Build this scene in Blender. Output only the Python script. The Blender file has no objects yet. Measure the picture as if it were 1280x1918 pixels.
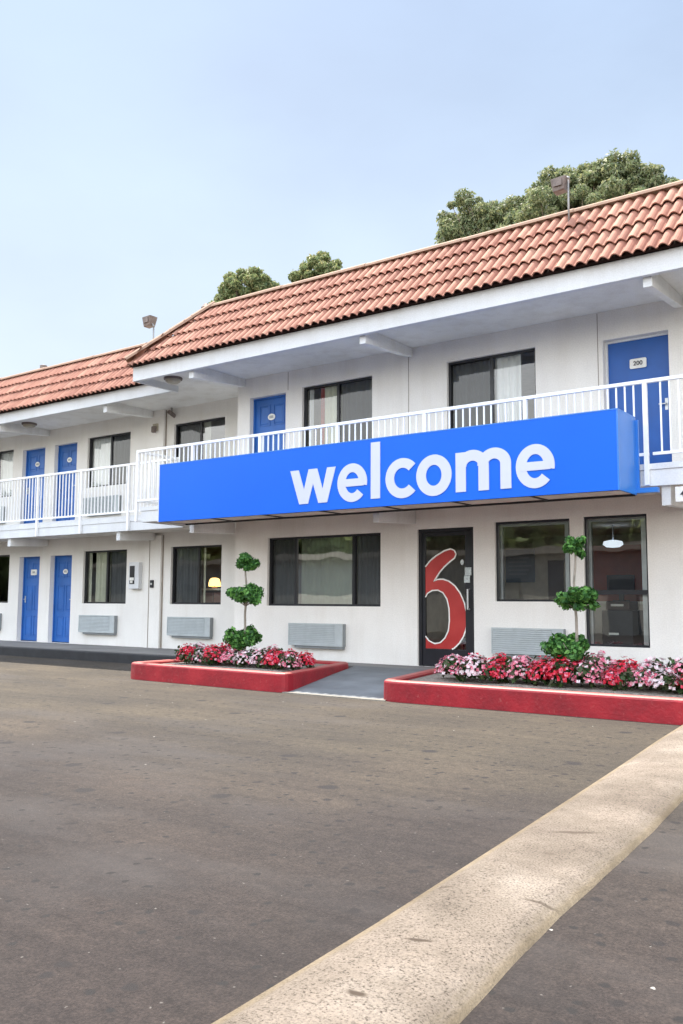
import bpy, math, random
import numpy as np
from mathutils import Vector, Matrix
from mathutils.geometry import tessellate_polygon

S = bpy.context.scene
COL = S.collection
R = math.radians
random.seed(7)
rng = np.random.default_rng(11)

# ------------------------------------------------------------------ camera
cam_d = bpy.data.cameras.new('camera')
cam = bpy.data.objects.new('camera', cam_d)
COL.objects.link(cam)
YAW, PITCH, ROLL = .63114, .09952, .00499
fw = Vector((-math.sin(YAW)*math.cos(PITCH), math.cos(YAW)*math.cos(PITCH), math.sin(PITCH)))
rt = fw.cross(Vector((0, 0, 1))).normalized()
up = rt.cross(fw)
r2 = rt*math.cos(ROLL)+up*math.sin(ROLL)
u2 = -rt*math.sin(ROLL)+up*math.cos(ROLL)
mat = Matrix((r2, u2, -fw)).transposed().to_4x4()
mat.translation = Vector((0, -12.1, 1.22))
cam.matrix_world = mat
cam_d.sensor_fit = 'HORIZONTAL'
cam_d.sensor_width = 36
cam_d.lens = 36*1689.4/1280
cam_d.clip_start = .05
cam_d.clip_end = 2000
S.camera = cam

# ------------------------------------------------------------------ world, sun, exposure
SUN = Vector((-.42, .255, 1.0)).normalized()
elev = math.asin(SUN.z)
w = bpy.data.worlds.new('World'); S.world = w; w.use_nodes = True
nt = w.node_tree
bg = nt.nodes['Background']
FRONT, BACK = .50, 2.02
sky = nt.nodes.new('ShaderNodeTexSky')
sky.sky_type = 'NISHITA'; sky.sun_disc = False
sky.sun_elevation = elev
sky.sun_rotation = math.atan2(SUN.x, SUN.y)
sky.air_density = 1.0; sky.dust_density = 2.5; sky.ozone_density = 2.0; sky.altitude = 20
# thin high overcast veil over the blue: pale patches following a noise in the sky's own direction
tc = nt.nodes.new('ShaderNodeTexCoord')
mp = nt.nodes.new('ShaderNodeMapping'); mp.inputs['Scale'].default_value = (1, 1, 2.2)
nz = nt.nodes.new('ShaderNodeTexNoise'); nz.inputs['Scale'].default_value = 3.0; nz.inputs['Detail'].default_value = 7; nz.inputs['Roughness'].default_value = .5
rm = nt.nodes.new('ShaderNodeMapRange'); rm.inputs['From Min'].default_value = .3; rm.inputs['From Max'].default_value = .75
rm.inputs['To Min'].default_value = .48; rm.inputs['To Max'].default_value = .74
mx = nt.nodes.new('ShaderNodeMix'); mx.data_type = 'RGBA'
mx.inputs['B'].default_value = (6.5, 8.1, 10.8, 1)
nt.links.new(tc.outputs['Generated'], mp.inputs['Vector'])
nt.links.new(mp.outputs['Vector'], nz.inputs['Vector'])
nt.links.new(nz.outputs['Fac'], rm.inputs['Value'])
nt.links.new(rm.outputs['Result'], mx.inputs['Factor'])
nt.links.new(sky.outputs['Color'], mx.inputs['A'])
# sky behind the camera boosted, unseen, to fill the shaded facade; front sky dimmed
sv = nt.nodes.new('ShaderNodeSeparateXYZ'); nt.links.new(tc.outputs['Generated'], sv.inputs[0])
mr = nt.nodes.new('ShaderNodeMapRange'); mr.interpolation_type = 'SMOOTHSTEP'
mr.inputs['From Min'].default_value = .30; mr.inputs['From Max'].default_value = -.30
mr.inputs['To Min'].default_value = 0; mr.inputs['To Max'].default_value = 1
nt.links.new(sv.outputs['Y'], mr.inputs['Value'])
bk = nt.nodes.new('ShaderNodeMix'); bk.data_type = 'RGBA'
bk.inputs['A'].default_value = (FRONT*.94, FRONT*1.0, FRONT*1.02, 1); bk.inputs['B'].default_value = (BACK*1.08, BACK, BACK*.89, 1)
nt.links.new(mr.outputs['Result'], bk.inputs['Factor'])
ml = nt.nodes.new('ShaderNodeMix'); ml.data_type = 'RGBA'; ml.blend_type = 'MULTIPLY'; ml.inputs['Factor'].default_value = 1
nt.links.new(mx.outputs['Result'], ml.inputs['A']); nt.links.new(bk.outputs['Result'], ml.inputs['B'])
# paler towards the horizon
hz = nt.nodes.new('ShaderNodeMapRange'); hz.inputs['From Min'].default_value = .0; hz.inputs['From Max'].default_value = .62
nt.links.new(sv.outputs['Z'], hz.inputs['Value'])
hc = nt.nodes.new('ShaderNodeMix'); hc.data_type = 'RGBA'
hc.inputs['A'].default_value = (1.75, 1.45, 1.13, 1); hc.inputs['B'].default_value = (1.0, .985, .985, 1)
nt.links.new(hz.outputs['Result'], hc.inputs['Factor'])
m2 = nt.nodes.new('ShaderNodeMix'); m2.data_type = 'RGBA'; m2.blend_type = 'MULTIPLY'; m2.inputs['Factor'].default_value = 1
nt.links.new(ml.outputs['Result'], m2.inputs['A']); nt.links.new(hc.outputs['Result'], m2.inputs['B'])
nt.links.new(m2.outputs['Result'], bg.inputs['Color'])
bg.inputs['Strength'].default_value = .10
sd = bpy.data.lights.new('sun', 'SUN'); sd.energy = 5.0; sd.angle = R(.6); sd.color = (1, .92, .80)
sun = bpy.data.objects.new('sun', sd); COL.objects.link(sun)
sun.rotation_euler = SUN.to_track_quat('Z', 'Y').to_euler()
sun.location = (0, 0, 30)
S.view_settings.view_transform = 'Standard'
S.view_settings.look = 'None'
S.view_settings.exposure = 1.16
S.view_settings.gamma = 1
S.cycles.max_bounces = 10
S.cycles.transparent_max_bounces = 16

# ------------------------------------------------------------------ materials
def newmat(name):
    m = bpy.data.materials.new(name); m.use_nodes = True
    return m, m.node_tree, m.node_tree.nodes['Principled BSDF']

def coords(nt, scale=1.0, kind='Object'):
    t = nt.nodes.new('ShaderNodeTexCoord')
    m = nt.nodes.new('ShaderNodeMapping')
    m.inputs['Scale'].default_value = (scale,)*3 if isinstance(scale, (int, float)) else scale
    nt.links.new(t.outputs[kind], m.inputs['Vector'])
    return m.outputs['Vector']

def noise(nt, vec, scale, detail=4, rough=.55):
    n = nt.nodes.new('ShaderNodeTexNoise')
    n.inputs['Scale'].default_value = scale; n.inputs['Detail'].default_value = detail; n.inputs['Roughness'].default_value = rough
    nt.links.new(vec, n.inputs['Vector'])
    return n.outputs['Fac']

def ramp(nt, fac, stops):
    r = nt.nodes.new('ShaderNodeValToRGB')
    el = r.color_ramp.elements
    while len(el) < len(stops): el.new(.5)
    for e, (p, c) in zip(el, stops):
        e.position = p; e.color = (*c, 1) if len(c) == 3 else c
    nt.links.new(fac, r.inputs['Fac'])
    return r.outputs['Color']

def mixc(nt, a, b, fac, mode='MIX'):
    m = nt.nodes.new('ShaderNodeMix'); m.data_type = 'RGBA'; m.blend_type = mode
    for k, v in (('A', a), ('B', b), ('Factor', fac)):
        if isinstance(v, bpy.types.NodeSocket): nt.links.new(v, m.inputs[k])
        elif k == 'Factor': m.inputs[k].default_value = v
        else: m.inputs[k].default_value = (*v, 1)
    return m.outputs['Result']

def bump(nt, bsdf, h, strength, dist=.01):
    b = nt.nodes.new('ShaderNodeBump'); b.inputs['Strength'].default_value = strength; b.inputs['Distance'].default_value = dist
    nt.links.new(h, b.inputs['Height']); nt.links.new(b.outputs['Normal'], bsdf.inputs['Normal'])

def simple(name, col, rough=.6, metal=0, var=.12, nscale=6, bmp=0, spec=.5):
    m, nt, b = newmat(name)
    v = coords(nt)
    n = noise(nt, v, nscale)
    lo = tuple(c*(1-var) for c in col); hi = tuple(min(1, c*(1+var)) for c in col)
    nt.links.new(ramp(nt, n, [(.3, lo), (.7, hi)]), b.inputs['Base Color'])
    b.inputs['Roughness'].default_value = rough; b.inputs['Metallic'].default_value = metal
    b.inputs['Specular IOR Level'].default_value = spec
    if bmp: bump(nt, b, noise(nt, v, nscale*8), bmp)
    return m

def stucco(name, col, stain, amt):
    m, nt, b = newmat(name)
    v = coords(nt)
    base = ramp(nt, noise(nt, v, .9, 6, .6), [(.3, tuple(c*.90 for c in col)), (.7, col)])
    fine = ramp(nt, noise(nt, v, 55, 3), [(.3, (.86,)*3), (.65, (1,)*3)])
    base = mixc(nt, base, fine, .7, 'MULTIPLY')
    vs = coords(nt, (2.2, 2.2, .28))
    st = ramp(nt, noise(nt, vs, 1.6, 5, .65), [(.46, (0, 0, 0)), (.78, (1, 1, 1))])
    f = nt.nodes.new('ShaderNodeMath'); f.operation = 'MULTIPLY'; f.inputs[1].default_value = amt
    nt.links.new(st, f.inputs[0])
    base = mixc(nt, base, stain, f.outputs[0])
    nt.links.new(base, b.inputs['Base Color'])
    b.inputs['Roughness'].default_value = .9; b.inputs['Specular IOR Level'].default_value = .2
    bump(nt, b, noise(nt, v, 70, 4), .6, .006)
    return m

M = {}
M['stucco'] = stucco('stucco', (.86, .84, .80), (.56, .50, .43), .24)
M['trim'] = stucco('white_trim', (.76, .78, .80), (.50, .49, .46), .30)
M['soffit'] = stucco('soffit_paint', (.84, .84, .82), (.42, .38, .32), .35)
M['rail'] = simple('white_rail_paint', (.84, .85, .86), .45, 0, .06, 9)
M['concrete_slab'] = simple('slab_concrete', (.78, .74, .68), .9, 0, .2, 3, .2)
M['black'] = simple('dark_bronze_aluminium', (.012, .013, .018), .35, 0, .2, 5)
M['silver'] = simple('mill_aluminium', (.55, .57, .58), .4, .5, .1, 8)
M['ac_front'] = simple('air_conditioner_metal', (.42, .46, .47), .5, .0, .08, 6)
M['ac_dark'] = simple('air_conditioner_dark_metal', (.22, .24, .25), .6, .0, .1, 6)  # darker grey than the grille metal
M['door_blue'] = simple('door_blue_paint', (.022, .125, .43), .45, 0, .12, 3)
M['door_deep'] = simple('door_deep_blue_paint', (.004, .085, .36), .42, 0, .10, 3)
M['sign_blue'] = simple('sign_blue', (.004, .120, .70), .45, 0, .05, .8, 0, .25)
M['sign_side'] = simple('sign_side_blue', (.025, .19, .62), .28, 0, .08, 1.5)
M['letter'] = simple('letter_white', (.54, .57, .70), .4, 0, .02, 4)
M['plate'] = simple('number_plate_white', (.80, .80, .76), .5)
M['ink'] = simple('black_lettering', (.05, .05, .06), .6)
M['pole'] = simple('galvanised_steel', (.30, .29, .28), .5, .4, .15, 12)
M['lamp_body'] = simple('weathered_lamp_housing', (.17, .135, .12), .6, .2, .25, 14)
M['lens'] = simple('fixture_lens', (.40, .36, .28), .3, 0, .1, 9)
M['bark'] = simple('bark', (.16, .12, .085), .9, 0, .35, 9, .6)
M['stem'] = simple('grey_stem', (.26, .23, .19), .85, 0, .3, 14, .4)
M['interior'] = simple('interior_wall_paint', (.42, .36, .30), .85)
M['lobby_wall'] = simple('lobby_wall_paint', (.70, .65, .57), .85)
M['lobby_red'] = simple('lobby_red_wall', (.45, .09, .05), .8)
M['carpet'] = simple('carpet', (.12, .10, .09), .95)
M['counter'] = simple('counter_laminate', (.80, .76, .68), .4)
M['wood_dark'] = simple('dark_wood', (.05, .025, .02), .5)
M['chair_black'] = simple('black_upholstery', (.02, .02, .025), .7)
M['notice'] = simple('notice_blue', (.10, .15, .21), .5)
M['curtain_cream'] = simple('curtain_cream', (.70, .70, .58), .9, 0, .08, 2)
M['curtain_white'] = simple('curtain_white', (.90, .90, .92), .9, 0, .03, 2)
M['curtain_grey'] = simple('curtain_grey', (.34, .35, .34), .9, 0, .12, 2)
M['curtain_red'] = simple('curtain_red', (.35, .05, .03), .9)
M['grout'] = simple('roof_underlay', (.05, .03, .028), .9)
M['roof_deck'] = simple('roof_deck', (.35, .33, .30), .9)
M['cap'] = simple('ridge_cap_clay', (0.286, 0.177, 0.122), .8, 0, .14, 7, .3)
M['soil'] = simple('planting_soil', (.24, .21, .175), .95, 0, .6, 30, 1)

def glassmat(name, tint, gloss):
    m, nt, b = newmat(name)
    nt.nodes.remove(b)
    out = nt.nodes['Material Output']
    tr = nt.nodes.new('ShaderNodeBsdfTransparent'); tr.inputs['Color'].default_value = (*tint, 1)
    gl = nt.nodes.new('ShaderNodeBsdfGlossy'); gl.inputs['Roughness'].default_value = .015
    fr = nt.nodes.new('ShaderNodeFresnel'); fr.inputs['IOR'].default_value = 1.5
    ad = nt.nodes.new('ShaderNodeMath'); ad.operation = 'MULTIPLY_ADD'; ad.inputs[1].default_value = 1.0; ad.inputs[2].default_value = gloss
    ad.use_clamp = True
    v = coords(nt)
    bp = nt.nodes.new('ShaderNodeBump'); bp.inputs['Strength'].default_value = .10; bp.inputs['Distance'].default_value = .02
    nt.links.new(noise(nt, v, 1.7, 1), bp.inputs['Height']); nt.links.new(bp.outputs['Normal'], gl.inputs['Normal'])
    mxs = nt.nodes.new('ShaderNodeMixShader')
    nt.links.new(fr.outputs['Fac'], ad.inputs[0]); nt.links.new(ad.outputs[0], mxs.inputs['Fac'])
    nt.links.new(tr.outputs[0], mxs.inputs[1]); nt.links.new(gl.outputs[0], mxs.inputs[2])
    nt.links.new(mxs.outputs[0], out.inputs['Surface'])
    return m
M['glass'] = glassmat('window_glass', (.88, .91, .89), .07)
M['screen'] = glassmat('insect_screen_glass', (.52, .54, .56), .01)
M['office_glass'] = glassmat('office_window_glass', (.88, .91, .90), .10)
M['sky_glass'] = glassmat('sky_reflecting_glass', (.80, .84, .86), .10)
M['mirror_glass'] = glassmat('tinted_window_glass', (.72, .80, .78), .38)

def emis(name, col, s):
    m, nt, b = newmat(name)
    b.inputs['Base Color'].default_value = (*col, 1)
    b.inputs['Emission Color'].default_value = (*col, 1); b.inputs['Emission Strength'].default_value = s
    return m
M['lamp_glow'] = emis('lit_lamp_shade', (1, .60, .20), 1.6)
M['dome_glow'] = emis('added_dome_glow', (.80, .88, 1), .5)  # glow added to a pale dome to brighten the lobby

def sixmat():
    m, nt, b = newmat('numeral_red')
    v = coords(nt)
    nt.links.new(ramp(nt, noise(nt, v, 2.5), [(.3, (.36, .022, .022)), (.7, (.46, .045, .040))]), b.inputs['Base Color'])
    b.inputs['Roughness'].default_value = .35
    return m
M['six'] = sixmat()

def asphalt():
    m, nt, b = newmat('asphalt')
    v = coords(nt)
    base = ramp(nt, noise(nt, v, .35, 6, .6), [(.30, (0.045, 0.039, 0.035)), (.50, (0.060, 0.051, 0.042)), (.68, (0.084, 0.070, 0.055))])
    vs = coords(nt, (.35, 1.2, 1))
    strk = ramp(nt, noise(nt, vs, 1.1, 6, .65), [(.35, (.72, .72, .74)), (.62, (1.06, 1.04, 1.0))])
    base = mixc(nt, base, strk, .8, 'MULTIPLY')
    mid = ramp(nt, noise(nt, v, 14, 6, .75), [(.36, (.80, .80, .81)), (.5, (1, 1, 1)), (.62, (1.17, 1.16, 1.14))])
    base = mixc(nt, base, mid, .9, 'MULTIPLY')
    tyre = ramp(nt, noise(nt, coords(nt, (.5, 5, 1)), 1.3, 7, .7), [(.36, (.80, .80, .81)), (.52, (1, 1, 1)), (.68, (1.10, 1.09, 1.07))])
    base = mixc(nt, base, tyre, .8, 'MULTIPLY')
    fine = ramp(nt, noise(nt, v, 95, 3, .7), [(.30, (.42, .42, .44)), (.5, (.96, .96, .96)), (.70, (1.6, 1.57, 1.52))])
    base = mixc(nt, base, fine, .8, 'MULTIPLY')
    fine2 = ramp(nt, noise(nt, v, 38, 4, .8), [(.34, (.78, .78, .80)), (.5, (1, 1, 1)), (.66, (1.22, 1.21, 1.20))])
    base = mixc(nt, base, fine2, .8, 'MULTIPLY')
    # the drive lane close to the building is paler, the lot further out is darker and oilier
    ty = nt.nodes.new('ShaderNodeSeparateXYZ'); nt.links.new(coords(nt, 1), ty.inputs[0])
    ln = nt.nodes.new('ShaderNodeMath'); ln.operation = 'MULTIPLY_ADD'; ln.inputs[1].default_value = 3.2
    nt.links.new(noise(nt, v, .55, 5, .6), ln.inputs[0]); nt.links.new(ty.outputs['Y'], ln.inputs[2])
    mrp = nt.nodes.new('ShaderNodeMapRange'); mrp.inputs['From Min'].default_value = -8.4; mrp.inputs['From Max'].default_value = -4.2
    nt.links.new(ln.outputs[0], mrp.inputs['Value'])
    base = mixc(nt, base, ramp(nt, mrp.outputs['Result'], [(0, (.47, .435, .50)), (.45, (.64, .605, .66)), (1, (.97, .95, .88))]), 1.0, 'MULTIPLY')
    # oil drips and tar spots
    def spots(scale, thr, width, dens):
        vo = nt.nodes.new('ShaderNodeTexVoronoi'); vo.voronoi_dimensions = '2D'; vo.inputs['Scale'].default_value = scale; vo.inputs['Randomness'].default_value = 1
        wv = nt.nodes.new('ShaderNodeMix'); wv.data_type = 'VECTOR'; wv.inputs['Factor'].default_value = .05
        nn = nt.nodes.new('ShaderNodeTexNoise'); nn.inputs['Scale'].default_value = 16; nn.inputs['Detail'].default_value = 5
        nt.links.new(v, nn.inputs['Vector']); nt.links.new(v, wv.inputs['A']); nt.links.new(nn.outputs['Color'], wv.inputs['B'])
        nt.links.new(wv.outputs['Result'], vo.inputs['Vector'])
        a = nt.nodes.new('ShaderNodeMapRange'); a.inputs['From Min'].default_value = thr; a.inputs['From Max'].default_value = thr+width
        a.inputs['To Min'].default_value = 1; a.inputs['To Max'].default_value = 0
        nt.links.new(vo.outputs['Distance'], a.inputs['Value'])
        sep = nt.nodes.new('ShaderNodeSeparateColor'); nt.links.new(vo.outputs['Color'], sep.inputs['Color'])
        c = nt.nodes.new('ShaderNodeMath'); c.operation = 'LESS_THAN'; c.inputs[1].default_value = dens
        nt.links.new(sep.outputs['Red'], c.inputs[0])
        d = nt.nodes.new('ShaderNodeMath'); d.operation = 'MULTIPLY'
        nt.links.new(a.outputs['Result'], d.inputs[0]); nt.links.new(c.outputs[0], d.inputs[1])
        return d.outputs[0]
    base = mixc(nt, base, (.42, .40, .37), spots(2.3, .010, .010, .14))
    base = mixc(nt, base, (.12, .11, .10), spots(22, .04, .06, .035))
    # broad worn, darker drip lane
    base = mixc(nt, base, (.064, .058, .057), ramp(nt, noise(nt, coords(nt, (.22, .5, 1)), .9, 5, .6), [(.50, (0, 0, 0)), (.70, (.75, .75, .75))]))
    base = mixc(nt, base, (.022, .019, .019), spots(1.1, .050, .030, .40))
    base = mixc(nt, base, (.020, .017, .017), spots(2.9, .055, .035, .45))
    base = mixc(nt, base, (.018, .016, .016), spots(8, .10, .06, .30))
    nt.links.new(base, b.inputs['Base Color'])
    b.inputs['Roughness'].default_value = .88; b.inputs['Specular IOR Level'].default_value = .3
    bump(nt, b, noise(nt, v, 120, 4, .7), .7, .006)
    return m
M['asphalt'] = asphalt()

def gutter():
    m, nt, b = newmat('worn_concrete')
    v = coords(nt)
    at = nt.nodes.new('ShaderNodeVertexColor'); at.layer_name = 'tint'
    sp = nt.nodes.new('ShaderNodeSeparateColor'); nt.links.new(at.outputs['Color'], sp.inputs['Color'])
    base = ramp(nt, noise(nt, v, 1.7, 6, .6), [(.30, (0.195, 0.165, 0.135)), (.55, (0.239, 0.204, 0.169)), (.72, (0.290, 0.255, 0.217))])
    sc = ramp(nt, noise(nt, v, 5.5, 6, .7), [(.35, (.88, .87, .86)), (.65, (1.05, 1.04, 1.04))])
    base = mixc(nt, base, sc, .9, 'MULTIPLY')
    pit = ramp(nt, noise(nt, v, 105, 3, .7), [(.33, (.12, .10, .09)), (.46, (.86, .85, .84)), (.68, (1.18, 1.16, 1.14))])
    pt = ramp(nt, noise(nt, v, 1.1, 7, .7), [(.38, (.80, .79, .79)), (.5, (.98, .98, .98)), (.62, (1.16, 1.16, 1.17))])
    base = mixc(nt, base, pt, 1, 'MULTIPLY')
    cv = nt.nodes.new('ShaderNodeTexVoronoi'); cv.voronoi_dimensions = '2D'; cv.feature = 'DISTANCE_TO_EDGE'; cv.inputs['Scale'].default_value = .75
    cn = nt.nodes.new('ShaderNodeTexNoise'); cn.inputs['Scale'].default_value = 4; cn.inputs['Detail'].default_value = 6; nt.links.new(v, cn.inputs['Vector'])
    cm = nt.nodes.new('ShaderNodeMix'); cm.data_type = 'VECTOR'; cm.inputs['Factor'].default_value = .10
    nt.links.new(v, cm.inputs['A']); nt.links.new(cn.outputs['Color'], cm.inputs['B']); nt.links.new(cm.outputs['Result'], cv.inputs['Vector'])
    base = mixc(nt, base, (.12, .10, .085), ramp(nt, cv.outputs['Distance'], [(0, (.28, .28, .28)), (.004, (0, 0, 0))]))
    # smoother trowelled rims, exposed aggregate in between
    wob = nt.nodes.new('ShaderNodeMath'); wob.operation = 'MULTIPLY_ADD'; wob.inputs[1].default_value = .05
    nt.links.new(noise(nt, v, 3, 5, .7), wob.inputs[0]); nt.links.new(sp.outputs['Red'], wob.inputs[2])
    rim = ramp(nt, wob.outputs[0], [(0, (1, 1, 1)), (.10, (1, 1, 1)), (.15, (0, 0, 0)), (.93, (0, 0, 0)), (.98, (1, 1, 1))])
    inner = mixc(nt, base, pit, .9, 'MULTIPLY')
    outer = mixc(nt, mixc(nt, base, (1.0, .96, .82), 1, 'MULTIPLY'), pit, .35, 'MULTIPLY')
    base = mixc(nt, inner, outer, rim)
    grv = ramp(nt, wob.outputs[0], [(.10, (0, 0, 0)), (.135, (.35, .35, .35)), (.17, (0, 0, 0)), (.885, (0, 0, 0)), (.925, (.55, .55, .55)), (.95, (0, 0, 0))])
    gm = mixc(nt, (0, 0, 0), grv, ramp(nt, noise(nt, v, 7, 5, .75), [(.38, (0, 0, 0)), (.58, (1, 1, 1))]))
    base = mixc(nt, base, (.17, .14, .10), gm)
    # chips and tyre gouges
    nn = nt.nodes.new('ShaderNodeTexNoise'); nn.inputs['Scale'].default_value = 22; nn.inputs['Detail'].default_value = 4
    nt.links.new(v, nn.inputs['Vector'])
    for (cx, cy, a, hl, hw, k) in ((-1.71, -7.61, 30, .15, .032, .80), (-1.58, -9.26, 24, .060, .017, 1.0), (-1.51, -9.71, 10, .040, .020, 1.0), (-1.87, -8.89, 45, .050, .018, .75), (-1.43, -8.65, 12, .085, .016, .75), (-1.80, -8.72, 40, .055, .016, .7), (-1.66, -8.03, 30, .04, .03, .4), (-1.25, -9.95, 20, .03, .016, .9), (-1.62, -6.5, 30, .06, .02, .5)):
        mp_ = nt.nodes.new('ShaderNodeMapping'); mp_.vector_type = 'TEXTURE'
        mp_.inputs['Location'].default_value = (cx, cy, 0); mp_.inputs['Rotation'].default_value = (0, 0, R(a)); mp_.inputs['Scale'].default_value = (hl, hw, 1e3)
        wv = nt.nodes.new('ShaderNodeMix'); wv.data_type = 'VECTOR'; wv.inputs['Factor'].default_value = .018
        nt.links.new(v, wv.inputs['A']); nt.links.new(nn.outputs['Color'], wv.inputs['B']); nt.links.new(wv.outputs['Result'], mp_.inputs['Vector'])
        ln = nt.nodes.new('ShaderNodeVectorMath'); ln.operation = 'LENGTH'; nt.links.new(mp_.outputs['Vector'], ln.inputs[0])
        base = mixc(nt, base, (.085, .065, .05), ramp(nt, ln.outputs['Value'], [(.45, (k, k, k)), (1.0, (0, 0, 0))]))
    nt.links.new(base, b.inputs['Base Color'])
    b.inputs['Roughness'].default_value = .93; b.inputs['Specular IOR Level'].default_value = .2
    bump(nt, b, noise(nt, v, 95, 5, .75), 1.0, .010)
    return m
M['gutter'] = gutter()

def walk():
    m, nt, b = newmat('walkway_concrete')
    v = coords(nt)
    base = ramp(nt, noise(nt, v, 1.4, 6, .6), [(.3, (.15, .145, .14)), (.7, (.23, .22, .21))])
    base = mixc(nt, base, ramp(nt, noise(nt, v, 60), [(.3, (.75,)*3), (.6, (1,)*3)]), .7, 'MULTIPLY')
    nt.links.new(base, b.inputs['Base Color']); b.inputs['Roughness'].default_value = .9
    bump(nt, b, noise(nt, v, 60), .4, .005)
    return m
M['walk'] = walk()
M['path'] = simple('shade_toned_path_concrete', (.155, .165, .170), .85, 0, .22, 2.2, .3)  # shade under the sign and eave put into a darker concrete
M['walk_edge'] = simple('near_black_kerb', (0.018, 0.019, 0.022), .7, 0, .3, 5)  # kerb face coloured near black

def redpaint():
    m, nt, b = newmat('worn_red_kerb_paint')
    v = coords(nt)
    base = ramp(nt, noise(nt, v, 3.0, 6, .65), [(.3, (.19, .003, .010)), (.55, (.30, .005, .014)), (.75, (.38, .014, .022))])
    # tread painted paler to carry sunlight from above, along with foot wear
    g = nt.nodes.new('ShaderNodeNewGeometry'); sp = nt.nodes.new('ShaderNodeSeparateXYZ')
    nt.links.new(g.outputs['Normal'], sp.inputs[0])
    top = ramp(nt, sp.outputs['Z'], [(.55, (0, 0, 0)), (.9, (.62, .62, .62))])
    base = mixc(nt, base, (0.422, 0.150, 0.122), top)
    sc = ramp(nt, noise(nt, v, 16, 5, .7), [(.60, (0, 0, 0)), (.70, (.45, .45, .45))])
    base = mixc(nt, base, (.40, .10, .09), sc)
    dk = ramp(nt, noise(nt, v, 26, 5, .7), [(.62, (0, 0, 0)), (.72, (.5, .5, .5))])
    base = mixc(nt, base, (.12, .02, .02), dk)
    nt.links.new(base, b.inputs['Base Color']); b.inputs['Roughness'].default_value = .55
    bump(nt, b, noise(nt, v, 30, 5), .5, .01)
    return m
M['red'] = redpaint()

def tilemat():
    m, nt, b = newmat('clay_roof_tile')
    at = nt.nodes.new('ShaderNodeVertexColor'); at.layer_name = 'tint'
    sp = nt.nodes.new('ShaderNodeSeparateColor'); nt.links.new(at.outputs['Color'], sp.inputs['Color'])
    base = ramp(nt, sp.outputs['Red'], [(0, (.28, .128, .094)), (.35, (.335, .160, .116)), (.7, (.37, .185, .135)), (1, (.42, .240, .175))])
    v = coords(nt)
    base = mixc(nt, base, ramp(nt, noise(nt, v, 9, 5, .65), [(.3, (.80, .76, .74)), (.7, (1.04, 1.04, 1.04))]), .8, 'MULTIPLY')
    gr = ramp(nt, noise(nt, v, 2.0, 5, .7), [(.56, (0, 0, 0)), (.74, (.35, .35, .35))])
    base = mixc(nt, base, (.28, .19, .15), gr)
    nt.links.new(base, b.inputs['Base Color']); b.inputs['Roughness'].default_value = .85
    b.inputs['Specular IOR Level'].default_value = .25
    return m
M['tile'] = tilemat()

def leafmat(name, cols, trans=.25, rough=.55):
    m, nt, b = newmat(name)
    g = nt.nodes.new('ShaderNodeNewGeometry')
    c = ramp(nt, g.outputs['Random Per Island'], [(i/(len(cols)-1), k) for i, k in enumerate(cols)])
    nt.links.new(c, b.inputs['Base Color']); b.inputs['Roughness'].default_value = rough
    b.inputs['Specular IOR Level'].default_value = .35
    out = nt.nodes['Material Output']
    tl = nt.nodes.new('ShaderNodeBsdfTranslucent'); nt.links.new(c, tl.inputs['Color'])
    ms = nt.nodes.new('ShaderNodeMixShader'); ms.inputs['Fac'].default_value = trans
    nt.links.new(b.outputs[0], ms.inputs[1]); nt.links.new(tl.outputs[0], ms.inputs[2]); nt.links.new(ms.outputs[0], out.inputs['Surface'])
    return m
M['leaf_tree'] = leafmat('eucalyptus_leaves', [(0.111, 0.153, 0.076), (0.170, 0.212, 0.102), (0.230, 0.264, 0.128), (0.289, 0.289, 0.136), (0.238, 0.255, 0.187)], .45)
M['leaf_tree2'] = leafmat('dense_tree_leaves', [(.12, .17, .08), (.19, .24, .10), (.27, .30, .13), (.31, .27, .13)], .45)
M['leaf_far'] = leafmat('far_tree_leaves', [(.10, .15, .05), (.19, .26, .09), (.30, .36, .12)])
M['leaf_top'] = leafmat('topiary_leaves', [(.016, .06, .016), (.04, .13, .028), (.075, .21, .04), (.15, .34, .07)])
M['leaf_bronze'] = leafmat('begonia_leaves', [(.02, .045, .015), (.03, .08, .02), (.07, .05, .03), (.05, .12, .03)])
M['pet_red'] = leafmat('red_petals', [(.36, .006, .015), (.58, .010, .03), (.72, .02, .06), (.74, .10, .16)], .3)
M['pet_pink'] = leafmat('pink_petals', [(.70, .10, .20), (.78, .20, .30), (.85, .48, .55), (.55, .015, .05)], .3)
M['pet_white'] = leafmat('white_petals', [(.72, .68, .68), (.78, .60, .64), (.82, .78, .77), (.72, .30, .38)], .3)

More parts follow.
